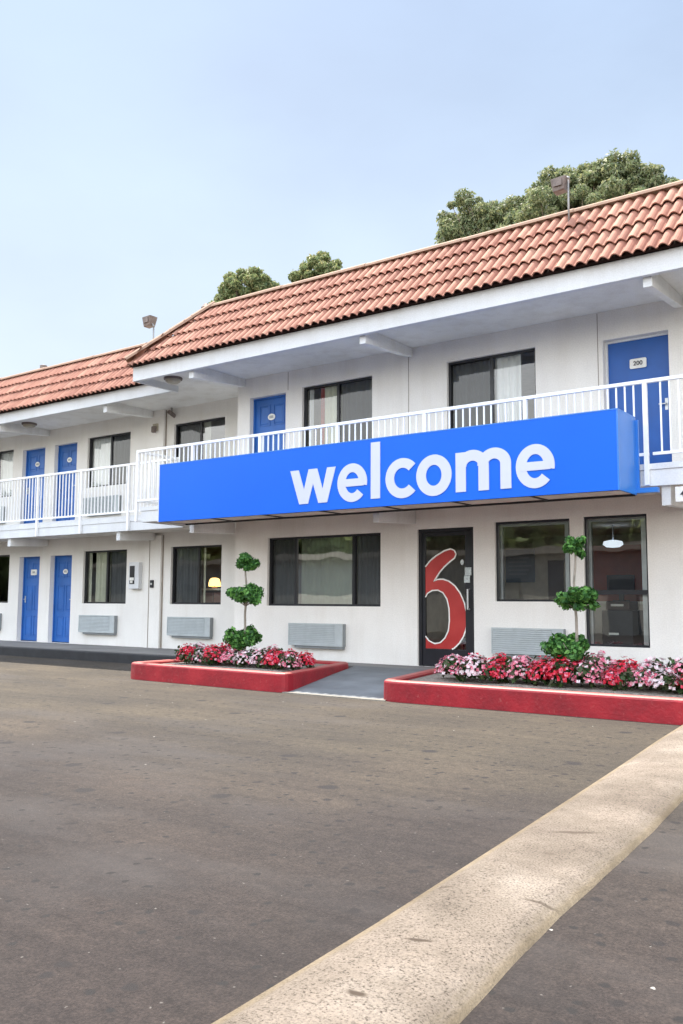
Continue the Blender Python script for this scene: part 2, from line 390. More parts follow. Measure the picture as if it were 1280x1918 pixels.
# ------------------------------------------------------------------ mesh helpers
class MB:
    def __init__(self): self.v = []; self.f = []; self.mi = []; self.col = None
    def add(self, vs, fs, mi=0):
        n = len(self.v); self.v += [tuple(p) for p in vs]
        self.f += [tuple(n+i for i in f) for f in fs]; self.mi += [mi]*len(fs)
        return self
    def box(self, x0, x1, y0, y1, z0, z1, mi=0):
        vs = [(x0, y0, z0), (x1, y0, z0), (x1, y1, z0), (x0, y1, z0), (x0, y0, z1), (x1, y0, z1), (x1, y1, z1), (x0, y1, z1)]
        return self.add(vs, [(3, 2, 1, 0), (4, 5, 6, 7), (0, 1, 5, 4), (1, 2, 6, 5), (2, 3, 7, 6), (3, 0, 4, 7)], mi)
    def hexa(self, lo, hi, mi=0):
        return self.add(list(lo)+list(hi), [(3, 2, 1, 0), (4, 5, 6, 7), (0, 1, 5, 4), (1, 2, 6, 5), (2, 3, 7, 6), (3, 0, 4, 7)], mi)
    def quad(self, a, b, c, d, mi=0): return self.add([a, b, c, d], [(0, 1, 2, 3)], mi)
    def poly_y(self, pts, y0, y1, mi=0):          # polygon in x,z extruded from y0 (front) to y1
        n = len(pts)
        tri = tessellate_polygon([[Vector((x, z, 0)) for x, z in pts]])
        vs = [(x, y0, z) for x, z in pts]+[(x, y1, z) for x, z in pts]
        fs = [tuple(t) for t in tri]+[tuple(n+i for i in reversed(t)) for t in tri]
        fs += [(i, (i+1) % n, n+(i+1) % n, n+i) for i in range(n)]
        return self.add(vs, fs, mi)
    def poly_z(self, pts, z0, z1, mi=0):
        n = len(pts)
        tri = tessellate_polygon([[Vector((x, y, 0)) for x, y in pts]])
        vs = [(x, y, z1) for x, y in pts]+[(x, y, z0) for x, y in pts]
        fs = [tuple(t) for t in tri]+[tuple(n+i for i in reversed(t)) for t in tri]
        fs += [(i, (i+1) % n, n+(i+1) % n, n+i) for i in range(n)]
        return self.add(vs, fs, mi)
    def ribbon(self, path, wd, y0, y1, mi=0):     # stroke of width wd along a path in x,z
        L = []; Rr = []
        for i, (x, z) in enumerate(path):
            a = path[max(0, i-1)]; b = path[min(len(path)-1, i+1)]
            dx, dz = b[0]-a[0], b[1]-a[1]; l = math.hypot(dx, dz) or 1
            nx, nz_ = -dz/l*wd/2, dx/l*wd/2
            L.append((x+nx, z+nz_)); Rr.append((x-nx, z-nz_))
        return self.strip(L, Rr, y0, y1, mi)
    def strip(self, L, Rr, y0, y1, mi=0):
        n = len(L); vs = []
        for (a, b) in zip(L, Rr): vs += [(a[0], y0, a[1]), (b[0], y0, b[1]), (b[0], y1, b[1]), (a[0], y1, a[1])]
        fs = [(0, 1, 2, 3), (4*n-1, 4*n-2, 4*n-3, 4*n-4)]
        for i in range(n-1):
            o = 4*i
            for k in range(4): fs.append((o+k, o+4+k, o+4+(k+1) % 4, o+(k+1) % 4))
        return self.add(vs, fs, mi)
    def tube(self, pts, rad, seg=8, mi=0, caps=True):
        pts = [Vector(p) for p in pts]; n = len(pts)
        rad = rad if isinstance(rad, (list, tuple)) else [rad]*n
        vs = []
        for i, p in enumerate(pts):
            d = (pts[min(n-1, i+1)]-pts[max(0, i-1)]).normalized()
            a = d.orthogonal().normalized() if i == 0 else (a-d*a.dot(d)).normalized()
            b = d.cross(a)
            for k in range(seg):
                t = 2*math.pi*k/seg; vs.append(p+(a*math.cos(t)+b*math.sin(t))*rad[i])
        fs = [(i*seg+k, i*seg+(k+1) % seg, (i+1)*seg+(k+1) % seg, (i+1)*seg+k) for i in range(n-1) for k in range(seg)]
        if caps: fs += [tuple(reversed(range(seg))), tuple((n-1)*seg+k for k in range(seg))]
        return self.add(vs, fs, mi)
    def lathe(self, cx, cy, prof, seg=16, mi=0):   # prof: (r, z)
        vs = []; n = len(prof)
        for r, z in prof:
            for k in range(seg):
                t = 2*math.pi*k/seg; vs.append((cx+r*math.cos(t), cy+r*math.sin(t), z))
        fs = [(i*seg+k, i*seg+(k+1) % seg, (i+1)*seg+(k+1) % seg, (i+1)*seg+k) for i in range(n-1) for k in range(seg)]
        return self.add(vs, fs, mi)
    def build(self, name, mats, parent=None, smooth=False, origin=None, bevel=0):
        if not isinstance(mats, (list, tuple)): mats = [mats]
        off = Vector((0, 0, 0)); root = parent
        while root is not None and root.parent is not None: root = root.parent
        if root is not None: off = root.location.copy()
        elif origin is not None: off = Vector(origin)
        me = bpy.data.meshes.new(name)
        me.from_pydata([(p[0]-off.x, p[1]-off.y, p[2]-off.z) for p in self.v], [], self.f)
        for m in mats: me.materials.append(m)
        me.polygons.foreach_set('material_index', self.mi)
        if smooth: me.polygons.foreach_set('use_smooth', [True]*len(self.f))
        if self.col is not None:
            ca = me.color_attributes.new('tint', 'FLOAT_COLOR', 'POINT')
            ca.data.foreach_set('color', np.array(self.col, dtype=np.float32).ravel())
        me.update()
        o = bpy.data.objects.new(name, me); COL.objects.link(o)
        if parent is not None: o.parent = parent
        elif origin is not None: o.location = off
        if bevel:
            b = o.modifiers.new('bevel', 'BEVEL'); b.width = bevel; b.segments = 2; b.limit_method = 'ANGLE'; b.angle_limit = R(40)
        return o

def tag(o, label, cat, group=None):
    o['label'] = label; o['category'] = cat
    if group: o['group'] = group
    return o
def thing(name, loc, label, cat, group=None):
    o = bpy.data.objects.new(name, None); COL.objects.link(o); o.location = loc; o.empty_display_size = .2
    return tag(o, label, cat, group)
def struct(o, kind='structure'): o['kind'] = kind; return o
def copy_tree(o, parent=None):
    c = o.copy(); COL.objects.link(c)
    if parent is not None: c.parent = parent
    for ch in list(o.children): copy_tree(ch, c)
    return c
def text_mesh(txt, size, cx, y, cz, extr=.002):
    cu = bpy.data.curves.new('t', 'FONT'); cu.body = txt; cu.size = size; cu.align_x = 'CENTER'; cu.align_y = 'CENTER'; cu.extrude = extr; cu.offset = size*.02
    ob = bpy.data.objects.new('t', cu); COL.objects.link(ob)
    bpy.context.view_layer.update()
    me = ob.to_mesh()
    b = MB(); b.add([(p.co.x+cx, y-p.co.z, p.co.y+cz) for p in me.vertices], [tuple(p.vertices) for p in me.polygons])
    ob.to_mesh_clear(); bpy.data.objects.remove(ob); bpy.data.curves.remove(cu)
    return b

# ------------------------------------------------------------------ ground and paths
G = .06      # asphalt level
F0 = .24     # walkway and ground floor level
ZU = 2.90    # upper walkway level
b = MB(); b.quad((-260, -260, G), (260, -260, G), (260, 300, G), (-260, 300, G))
struct(b.build('asphalt_ground', M['asphalt']))

# walkway along the left wing, with its dark kerb face, and walk in front of the office
b = MB()
b.box(-30, -10.72, -.55, 1.0, -.1, .245)
b.poly_z([(-10.72, -.62), (6, -.62), (6, 0), (-11.23, 0), (-11.23, 1.0), (-10.72, 1.0)], -.1, F0)
b.build('walkway', M['walk'])
struct(bpy.data.objects['walkway'])
b = MB(); b.box(-30, -10.72, -.70, -.552, -.1, .235)
struct(b.build('kerb_edge', M['walk_edge'], bevel=.015))
# ramped entrance path between the two beds
b = MB()
b.add([(-7.52, -3.06, G+.004), (-5.93, -3.06, G+.004), (-6.60, -.60, F0+.003), (-8.12, -.60, F0+.003)], [(0, 1, 2, 3)])
struct(b.build('entrance_path', M['path']))
b = MB(); b.poly_z([(-7.50, -3.11), (-5.93, -3.11), (-5.95, -3.03), (-7.50, -3.03)], G-.05, G+.012)
struct(b.build('sunlit_path_strip', simple('sunlit_strip_concrete', (.20, .185, .16), .85, 0, .2, 7)))  # pale lip: sunlit strip at the path mouth put into the colour

# concrete berm in the foreground: a rounded ridge swept along the lot
def berm():
    b = MB()
    L = [(-1.66, -13.5), (-1.83, -10.2), (-1.90, -9.3), (-2.02, -8.12), (-2.19, -6.5), (-2.31, -5.38), (-2.43, -4.33), (-2.55, -3.14), (-2.56, -3.05)]
    Rr = [(-.92, -13.5), (-1.26, -9.77), (-1.32, -9.3), (-1.37, -8.86), (-1.43, -8.03), (-1.49, -7.33), (-1.56, -6.63), (-1.76, -4.6), (-1.86, -3.05)]
    n = 90; m = 20
    def at(P, t):
        y = -13.5+(10.44)*t
        for i in range(len(P)-1):
            if P[i][1] <= y <= P[i+1][1]:
                s = (y-P[i][1])/(P[i+1][1]-P[i][1]); return (P[i][0]+(P[i+1][0]-P[i][0])*s, y)
        return P[-1]
    vs = []; col = []
    for i in range(n+1):
        t = i/n; a = at(L, t); c = at(Rr, t)
        for j in range(m+1):
            s = j/m
            h = .048*(1-abs(2*s-1)**5)-(.006 if j in (2, m-2) else 0)
            h += .0035*math.sin(i*.17+j*.3)*math.sin(math.pi*s)+.0012*math.sin(i*.7+2*j)*math.sin(math.pi*s)
            jx = .003*math.sin(i*.5)+.003*math.sin(i*1.3+1) if j in (0, m) else 0
            if j in (0, m): h = -.03
            vs.append((a[0]+(c[0]-a[0])*s+jx, a[1]+(c[1]-a[1])*s, G+h)); col.append((s, s, s, 1))
    fs = [(i*(m+1)+j, i*(m+1)+j+1, (i+1)*(m+1)+j+1, (i+1)*(m+1)+j) for i in range(n) for j in range(m)]
    b.add(vs, fs); b.col = col
    o = b.build('concrete_berm', M['gutter'], smooth=True)
    return o
tag(berm(), 'long rounded strip of worn speckled concrete curb crossing the foreground asphalt', 'curb')

# ------------------------------------------------------------------ the motel building
B = thing('motel_building', (-9, 4, 0), 'two storey white stucco motel with clay tiled mansard roof and blue doors', 'building')

def wall_with_holes(x0, x1, z0, z1, y, th, holes):
    xs = sorted({x0, x1, *[h[0] for h in holes], *[h[1] for h in holes]})
    zs = sorted({z0, z1, *[h[2] for h in holes], *[h[3] for h in holes]})
    b = MB()
    for i in range(len(xs)-1):
        for j in range(len(zs)-1):
            cx = (xs[i]+xs[i+1])/2; cz = (zs[j]+zs[j+1])/2
            if any(h[0] < cx < h[1] and h[2] < cz < h[3] for h in holes): continue
            b.quad((xs[i], y, zs[j]), (xs[i+1], y, zs[j]), (xs[i+1], y, zs[j+1]), (xs[i], y, zs[j+1]))
            b.quad((xs[i], y+th, zs[j+1]), (xs[i+1], y+th, zs[j+1]), (xs[i+1], y+th, zs[j]), (xs[i], y+th, zs[j]))
    for h in holes:
        a, c, d, e = h
        b.quad((a, y, d), (a, y+th, d), (a, y+th, e), (a, y, e))
        b.quad((c, y, e), (c, y+th, e), (c, y+th, d), (c, y, d))
        b.quad((a, y, e), (a, y+th, e), (c, y+th, e), (c, y, e))
        b.quad((a, y, d), (c, y, d), (c, y+th, d), (a, y+th, d))
    return b

TH = .20
WB, WT = 1.16, 2.35     # ground floor window sill and head
UB, UT = 3.79, 4.96     # upper floor
main_holes = {
 'big': (-10.46, -8.06, 1.15, 2.34), 'entry': (-7.37, -6.385, F0, 2.36),
 'w2': (-6.03, -4.87, 1.24, 2.41), 'w3': (-4.67, -3.79, .635, 2.42),
 'upR': (-6.82, -5.34, UB, UT), 'upM': (-9.71, -8.23, UB, UT),
 'dR': (-4.33, -3.43, ZU, 4.88), 'dM': (-10.93, -10.08, ZU, 4.92),
 'upX': (-1.9, -.4, UB, UT), 'loX': (-2.0, -.5, WB, WT)}
left_holes = {
 'lamp': (-13.98, -12.53, WB, 2.35), 'loL': (-16.84, -15.36, WB, 2.34), 'loLL': (-21.15, -19.68, WB, 2.34),
 'd1': (-19.27, -18.46, F0+.01, 2.27), 'd2': (-18.05, -17.25, F0+.01, 2.27),
 'upC': (-13.97, -12.50, UB, 4.95), 'upL': (-16.82, -15.35, UB, 4.95), 'upLL': (-21.15, -19.70, UB, 4.97),
 'ud1': (-19.31, -18.41, ZU, 4.90), 'ud2': (-18.04, -17.20, ZU, 4.90),
 'lo3': (-26.0, -24.5, WB, 2.34), 'up3': (-26.0, -24.5, UB, 4.95)}
wb = wall_with_holes(-11.23, 6, 0, 5.30, 0, TH, list(main_holes.values()))
wl = wall_with_holes(-30, -11.24, 0, 5.30, 1.0, TH, list(left_holes.values()))
wb.v += []
n0 = len(wb.v); wb.v += wl.v; wb.f += [tuple(n0+i for i in f) for f in wl.f]; wb.mi += wl.mi
wb.quad((-11.23, 1.2, 0), (-11.23, 0, 0), (-11.23, 0, 5.30), (-11.23, 1.2, 5.30))
wb.box(5.8, 6, .21, 10, 0, 6.3); wb.box(-30, 5.79, 9.8, 10, 0, 6.3); wb.box(-30, -29.8, 1.21, 9.79, 0, 6.3)
wall = wb.build('wall', M['stucco'], B)
# control joints, pilaster and conduit chase on the facade
b = MB()
b.box(-14.70, -14.22, .93, .999, F0, 2.60); b.box(-14.70, -14.22, .93, .999, ZU+.01, 5.29)
b.build('pilaster', M['stucco'], B, bevel=.008)
JM = simple('joint_sealant', (.30, .26, .22), .9)
for (x, w_, y0, y1, z0, z1) in ((-14.715, .008, .975, .998, F0, 2.6), (-14.715, .008, .975, .998, ZU, 5.28), (-14.205, .008, .975, .998, F0, 2.6), (-14.205, .008, .975, .998, ZU, 5.28),
                                (-14.55, .007, .92, .929, F0, 2.6), (-7.52, .005, -.004, .002, ZU, 5.28), (-4.40, .005, -.004, .002, ZU, 5.28), (-10.03, .005, -.004, .002, 4.95, 5.28)):
    b = MB(); b.box(x-w_, x+w_, y0, y1, z0, z1); b.build('control_joint', JM, B)

# interior: floors, ceilings, back wall and partitions (dark rooms behind the glass)
b = MB()
b.box(-29.8, 5.8, .201, 9.79, .0, .235, 1); b.box(-29.8, 5.8, 1.21, 9.79, 2.45, 2.89, 0); b.box(-11.2, 5.8, .201, 1.205, 2.45, 2.89, 0)
b.box(-29.8, 5.8, 1.21, 9.79, 5.31, 5.4, 0); b.box(-11.2, 5.8, .201, 1.205, 5.31, 5.4, 0)
for z0, z1 in ((.236, 2.449), (2.891, 5.309)):
    b.box(-29.8, -7.82, 4.4, 4.5, z0, z1) if z0 < 1 else b.box(-29.8, 5.8, 4.4, 4.5, z0, z1)
    for x in (-12.3, -15.0, -18.28, -23.0): b.box(x-.04, x+.04, 1.201, 4.39, z0, z1)
    for x in ((-10.9, -7.9, -3.0) if z0 < 1 else (-9.95, -7.6, -4.9, -2.9)): b.box(x-.04, x+.04, .201, 4.39, z0, z1)
b.build('interior_wall', [M['interior'], M['carpet']], B)
b = MB()
b.box(-7.85, -2.7, 3.55, 3.65, .236, 2.449); b.box(-7.858, -7.85, .201, 3.549, .236, 2.449); b.box(-7.85, -3.05, .201, 3.549, 2.43, 2.4495)
b.build('lobby_wall', M['lobby_wall'], B)
b = MB()
b.box(-6.05, -4.75, 3.50, 3.549, .241, 2.24)
b.build('accent_wall', M['lobby_red'], B)
b = MB(); b.box(-10.4, -9.3, 3.3, 4.39, .241, 2.30); b.build('accent_panel', M['lobby_red'], B)
b = MB(); b.box(-6.72, -6.42, 3.53, 3.549, .241, 2.0); b.build('inner_doorway', M['wood_dark'], B)
b = MB(); b.box(-7.84, -3.05, .21, 3.49, .2355, .240); b.build('lobby_floor', simple('lobby_floor_tile', (.62, .55, .45), .35), B)

# soffit, fascia, beams
b = MB()
b.box(-12.45, 6, -1.34, -.001, 5.29, 5.33); b.box(-30, -11.235, -.34, .999, 5.291, 5.331)
b.box(-12.45, -11.24, -.003, -.341, 5.2905, 5.3305)
b.build('soffit', M['soffit'], B)
b = MB()
b.box(-12.5, 6, -1.42, -1.345, 5.17, 5.43); b.box(-12.5, -12.45, -1.344, -.34, 5.17, 5.43)
b.box(-30, -12.505, -.42, -.345, 5.195, 5.43)
b.build('fascia', M['trim'], B, bevel=.006)
def beam(x, y0, y1, zt, z0, z1, name='beam'):
    b = MB(); wdt = .055
    b.hexa([(x-wdt, y0, z0), (x+wdt, y0, z0), (x+wdt, y1, z1), (x-wdt, y1, z1)], [(x-wdt, y0, zt), (x+wdt, y0, zt), (x+wdt, y1, zt), (x-wdt, y1, zt)])
    b.mi[2] = 1
    return b.build(name, [M['soffit'], M['trim']], B, bevel=.006)
for x in (-11.10, -7.50, -3.28, .6): beam(x, -1.33, -.003, 5.289, 5.05, 5.15)
for x in (-14.6, -18.3, -22): beam(x, -.33, .92 if x == -14.6 else .997, 5.290, 5.05, 5.15)

# balcony slabs
b = MB()
b.box(-12.50, 6, -1.06, -.002, 2.66, ZU); b.box(-12.50, -11.235, -.001, .0+.998, 2.6605, ZU-.001)
b.build('balcony_slab', M['concrete_slab'], B)
b = MB(); b.box(-30, -12.505, -.03, .997, 2.655, ZU-.002); b.build('balcony_slab', M['concrete_slab'], B)
b = MB()
b.box(-12.54, 6, -1.10, -1.062, 2.64, 2.84); b.box(-12.55, 6, -1.115, -1.062, 2.842, 2.915); b.box(-12.54, -12.502, -1.061, -.07, 2.64, 2.91)
b.build('balcony_fascia', M['trim'], B, bevel=.004)
b = MB()
b.box(-30, -12.545, -.07, -.032, 2.62, 2.80); b.box(-30, -12.545, -.082, -.032, 2.802, 2.925)
b.build('balcony_fascia', M['trim'], B, bevel=.004)
for x in (-11.30, -7.45, -3.22, .6): beam(x, -1.04, -.003, 2.659, 2.40, 2.45, 'balcony_beam')
for x in (-14.45, -18.2, -22): beam(x, -.02, .92 if x == -14.45 else .997, 2.654, 2.44, 2.50, 'balcony_beam')

# railings > posts, balusters
def railing(p0, p1, ztop, zbot, posts, step=.105, side=0):
    dx, dy = p1[0]-p0[0], p1[1]-p0[1]; L = math.hypot(dx, dy); ux, uy = dx/L, dy/L; nx, ny = -uy, ux
    def bar(b, s0, s1, hw, z0, z1):
        a = (p0[0]+ux*s0, p0[1]+uy*s0); c = (p0[0]+ux*s1, p0[1]+uy*s1)
        q = [(a[0]-nx*hw, a[1]-ny*hw), (c[0]-nx*hw, c[1]-ny*hw), (c[0]+nx*hw, c[1]+ny*hw), (a[0]+nx*hw, a[1]+ny*hw)]
        b.hexa([(x, y, z0) for x, y in q], [(x, y, z1) for x, y in q])
    b = MB(); bar(b, -.025, L+.025, .024, ztop-.045, ztop)
    rl = b.build('railing', M['rail'], B, bevel=.005)
    b = MB(); bar(b, 0, L, .015, zbot-.018, zbot+.018); b.build('bottom_rail', M['rail'], rl)
    ps = []
    for s in posts:
        b = MB(); bar(b, s-.025, s+.025, .025, zbot-.38 if not side else zbot-.1, ztop-.0455); b.build('post', M['rail'], rl); ps.append(s)
    k = 0; s = step
    while s < L-.03:
        if all(abs(s-q) > .045 for q in ps):
            b = MB(); bar(b, s-.009, s+.009, .009, zbot+.0185, ztop-.0455); b.build('baluster', M['rail'], rl)
        s += step
    return rl
railing((-12.62, -1.14), (-3.38, -1.14), 3.955, 3.03, [0, 1.41, 2.96, 4.53, 6.08, 7.63, 9.21], .108)
railing((-3.33, -1.14), (5.9, -1.14), 3.955, 3.03, [1.5, 3.05, 4.6, 6.15, 7.7], .108)
railing((-12.62, -1.08), (-12.62, -.14), 3.955, 3.03, [.9], .108, 1)
railing((-21.7, -.105), (-12.66, -.105), 3.975, 3.0, [1.64, 3.14, 4.64, 6.14, 7.64], .108)
railing((-29.9, -.105), (-21.73, -.105), 3.975, 3.0, [1.3, 2.8, 4.3, 5.8, 7.3], .108)

# roof: courses of double-roll clay tiles on a steep mansard with hip end
EZ = 5.44; SL = 1.13      # eave height, rise per metre of depth
def tiles(xa, xb, ye, run, hip_left=False):
    b = MB(); col = []
    nc = 4; tw = .145
    cl = run/nc
    ln = math.sqrt(1+SL*SL)
    ny, nzz = -SL/ln, 1/ln
    prof = [(0, 0), (.08, .004), (.20, .026), (.34, .043), (.50, .049), (.66, .043), (.80, .026), (.92, .004), (1.0, 0)]
    nx = int((xb-xa)/tw)
    for c in range(nc):
        y0 = ye+c*cl-.03; y1 = ye+(c+1)*cl+.02
        for i in range(nx):
            x = xa+i*tw
            if hip_left:
                lim = xa+(y0-ye)
                if x+tw*.5 < lim: continue
            if hip_left:
                yt = min(y1, ye+(x+tw-xa)+.02)
            else: yt = y1
            if yt-y0 < .05: continue
            jl = random.uniform(-.006, .006); jz = random.uniform(-.003, .004); tl = random.uniform(-.004, .004)
            t = min(1, max(0, random.gauss(.5, .24)))
            vs = []; 
            for yy, lift in ((y0+jl, .054), (yt, .004)):
                for (u, h) in prof:
                    hh = h+lift+jz+tl*(u-.5)
                    z = EZ-.012+(yy-ye)*SL
                    vs.append((x+u*tw, yy+ny*hh, z+nzz*hh))
            # front lip thickness
            yy = y0+jl
            for (u, h) in prof:
                hh = h+.054+jz+tl*(u-.5)-.016
                z = EZ-.012+(yy-ye)*SL
                vs.append((x+u*tw, yy+ny*hh, z+nzz*hh))
            m = len(prof)
            fs = [(k, k+1, m+k+1, m+k) for k in range(m-1)]+[(2*m+k, 2*m+k+1, k+1, k) for k in range(m-1)]
            # underside from the lip back, so that the roll reads as a hollow shell
            b.add(vs, fs); col += [(t, t, t, 1)]*len(vs)
    b.col = col
    return b
rf = thing  # (kept short below)
roof_m = MB()
def roofslab(b, xa, xb, ye, run, hip=0):
    z1 = EZ+run*SL
    ye0 = ye; ye = ye+.0
    b.hexa([(xa, ye+.03, EZ-.01), (xb, ye+.03, EZ-.01), (xb, ye+run, z1-.05), (xa+hip, ye+run, z1-.05)],
           [(xa, ye+.03, EZ+.02), (xb, ye+.03, EZ+.02), (xb, ye+run, z1-.002), (xa+hip, ye+run, z1-.002)], 0)
RUN = 1.0
roofslab(roof_m, -12.52, 6, -1.48, RUN, 1.0)
roofslab(roof_m, -30, -12.0, -.48, RUN)
roof_m.add([(-12.52, -1.48, EZ-.003), (-11.52, -.48, EZ+RUN*SL-.003), (-11.52, .52, EZ+RUN*SL-.003), (-12.52, .52, EZ-.003)], [(0, 3, 2, 1)], 0)
roof_m.box(-11.5, 6, -.47, 10, 6.30, 6.42, 1); roof_m.box(-30, -11.51, .53, 10, 6.30, 6.421, 1)
roof_m.box(-11.5, 6, -.50, -.44, 5.45, 6.53, 0); roof_m.box(-30, -11.6, .50, .56, 5.45, 6.53, 0)
roof = roof_m.build('roof', [M['grout'], M['roof_deck']], B)
tiles(-12.52, 6, -1.48, RUN, True).build('tile_course', M['tile'], roof, smooth=False)
tiles(-30, -12.1, -.48, RUN).build('tile_course', M['tile'], roof, smooth=False)
# the hip end facing left
def endtiles():
    b = MB(); col = []
    ln = math.sqrt(1+SL*SL); nxx, nzz = -SL/ln, 1/ln
    prof = [(0, 0), (.2, .03), (.5, .057), (.8, .03), (1, 0)]
    for c in range(3):
        x0 = -12.52+c*.25-.03; x1 = x0+.30
        for i in range(14):
            y = -1.48+i*.145
            if y < -1.48+c*.25-.05: continue
            vs = []; t = random.random()
            for xx, lift in ((x0, .04), (x1, .004)):
                for (u, h) in prof:
                    hh = h+lift; vs.append((xx+nxx*hh, y+u*.145, EZ+(xx+12.52)*SL+nzz*hh))
            b.add(vs, [(k, 5+k, 6+k, k+1) for k in range(4)]); col += [(t, t, t, 1)]*10
    b.col = col; return b
endtiles().build('tile_course', M['tile'], roof)
# ridge and hip caps, laid as overlapping lengths
def caps(p0, p1, rad, step, flat=False):
    b = MB(); p0 = Vector(p0); p1 = Vector(p1); d = (p1-p0); n = max(1, int(d.length/step)); 
    side = d.cross(Vector((0, 0, 1))).normalized(); upv = side.cross(d).normalized()
    for i in range(n):
        a = p0+d*(i/n); c = p0+d*((i+1)/n+.02/n*1.5)
        vs = []
        for q, rr in ((a, rad*1.04), (c, rad*.97)):
            for k in range(7):
                t = math.pi*k/6; vs.append(q+side*math.cos(t)*rr+upv*math.sin(t)*rr*.72)
            for k in range(7):
                t = math.pi*(6-k)/6; vs.append(q+side*math.cos(t)*(rr-.018)+upv*(math.sin(t)*(rr-.018)*.72-.002))
        m = 14
        fs = [(k, (k+1) % m, m+(k+1) % m, m+k) for k in range(m)]+[tuple(reversed(range(m))), tuple(range(m, 2*m))]
        b.add(vs, fs)
    return b
ZR = EZ+RUN*SL+.02
caps((6, -.46, ZR), (-11.50, -.46, ZR), .115, 1.6).build('ridge_cap', M['cap'], roof)
caps((-12.56, .54, ZR), (-30, .54, ZR), .11, 1.6).build('ridge_cap', M['cap'], roof)
caps((-12.55, -1.52, EZ+.085), (-11.44, -.43, ZR+.06), .12, .40).build('hip_cap', M['cap'], roof)

# windows > panes, curtains
def curtain(x0, x1, z0, z1, y, amp=.02, wl=.10):
    b = MB(); n = max(6, int((x1-x0)/wl*8)); vs = []; ph = random.random()*6
    for i in range(n+1):
        x = x0+(x1-x0)*i/n; yy = y+amp*math.sin(2*math.pi*(x-x0)/wl+ph)+amp*.5*math.sin(2*math.pi*(x-x0)/(wl*2.7)+ph*2)
        vs += [(x, yy, z0), (x, yy, z1)]
    b.add(vs, [(2*i, 2*i+2, 2*i+3, 2*i+1) for i in range(n)]); return b
def window(h, y, splits, panes, curt=(), fw=.035, sill=False, light=False):
    x0, x1, z0, z1 = h; ya = y+.055
    b = MB()
    b.box(x0, x1, ya, ya+.07, z1-fw, z1); b.box(x0, x1, ya, ya+.07, z0, z0+fw)
    b.box(x0, x0+fw, ya+.001, ya+.069, z0+fw, z1-fw); b.box(x1-fw, x1, ya+.001, ya+.069, z0+fw, z1-fw)
    for s in splits:
        xs = x0+(x1-x0)*s; b.box(xs-.025, xs+.025, ya+.002, ya+.068, z0+fw, z1-fw)
    wn = b.build('window', M['silver'] if light else M['black'], B)
    ed = [x0+fw]+[x0+(x1-x0)*s for s in splits]+[x1-fw]
    for i, mt in enumerate(panes):
        o = .0 if i % 2 else .022
        g = MB(); yy = ya+.022+o; a = ed[i]+(.025 if i else 0); c = ed[i+1]-(.025 if i < len(panes)-1 else 0)
        g.quad((a, yy, z0+fw), (c, yy, z0+fw), (c, yy, z1-fw), (a, yy, z1-fw)); g.build('pane', M[mt], wn)
    for (a, c, mt) in curt:
        curtain(x0+(x1-x0)*a, x0+(x1-x0)*c, z0+.02, z1-.02, y+.165).build('curtain', M[mt], wn, smooth=True)
    return wn
H, HL = main_holes, left_holes
wn = window(H['big'], 0, (.25, .76), ('screen', 'mirror_glass', 'screen'), ((0, .25, 'curtain_grey'), (.26, .76, 'curtain_cream'), (.77, 1, 'curtain_grey')))
window(H['upR'], 0, (.5,), ('screen', 'glass'), ((0, .5, 'curtain_grey'), (.5, .80, 'curtain_white')))
window(H['upM'], 0, (.5,), ('glass', 'screen'), ((.03, .08, 'curtain_white'), (.20, .26, 'curtain_red'), (.26, .52, 'curtain_cream'), (.52, 1, 'curtain_grey')))
window(H['upX'], 0, (.5,), ('glass', 'screen'), ((0, 1, 'curtain_grey'),)); window(H['loX'], 0, (.5,), ('glass', 'screen'), ((0, 1, 'curtain_grey'),))
window(HL['lamp'], 1, (.52,), ('screen', 'glass'), ((0, .52, 'curtain_grey'), (.55, .60, 'curtain_cream')))
window(HL['loL'], 1, (.52,), ('glass', 'screen'), ((.02, .10, 'curtain_cream'), (.16, .53, 'curtain_cream'), (.53, 1, 'curtain_grey')))
window(HL['loLL'], 1, (.5,), ('screen', 'glass'), ((0, .45, 'curtain_grey'),))
window(HL['upC'], 1, (.5,), ('screen', 'sky_glass'), ((0, .5, 'curtain_grey'), (.5, .62, 'curtain_cream')))
window(HL['upL'], 1, (.52,), ('glass', 'screen'), ((.0, .53, 'curtain_white'), (.53, 1, 'curtain_grey')))
window(HL['upLL'], 1, (.5,), ('glass', 'glass'), ((.0, 1, 'curtain_white'),))
window(HL['lo3'], 1, (.5,), ('glass', 'screen'), ((.0, 1, 'curtain_cream'),)); window(HL['up3'], 1, (.5,), ('glass', 'screen'), ((.0, 1, 'curtain_cream'),))
# office windows with inner aluminium frames
def office_window(h, mid=None):
    x0, x1, z0, z1 = h; ya = .045
    b = MB(); fw = .03
    b.box(x0, x1, ya, ya+.05, z1-fw, z1); b.box(x0, x1, ya, ya+.05, z0, z0+fw)
    b.box(x0, x0+fw, ya+.001, ya+.049, z0+fw, z1-fw); b.box(x1-fw, x1, ya+.001, ya+.049, z0+fw, z1-fw)
    if mid: b.box(x0+fw, x1-fw, ya+.002, ya+.07, mid-.03, mid+.03)
    wn = b.build('window', M['black'], B)
    b = MB(); f = .04; ya = .12
    b.box(x0+.03, x1-.03, ya, ya+.05, z1-.03-f, z1-.03)
    b.box(x0+.03, x0+.03+f, ya+.001, ya+.049, z0+.03, z1-.03-f); b.box(x1-.03-f*2.2, x1-.03, ya+.001, ya+.049, z0+.03, z1-.03-f)
    b.build('inner_frame', M['silver'], wn)
    for (a, c) in (((z0+.03, mid-.03), (mid+.03, z1-.03)) if mid else ((z0+.03, z1-.03),)):
        g = MB(); g.quad((x0+.03, .075, a), (x1-.03, .075, a), (x1-.03, .075, c), (x0+.03, .075, c)); g.build('pane', M['office_glass'], wn)
    return wn
office_window(H['w2']); office_window(H['w3'], 1.37)

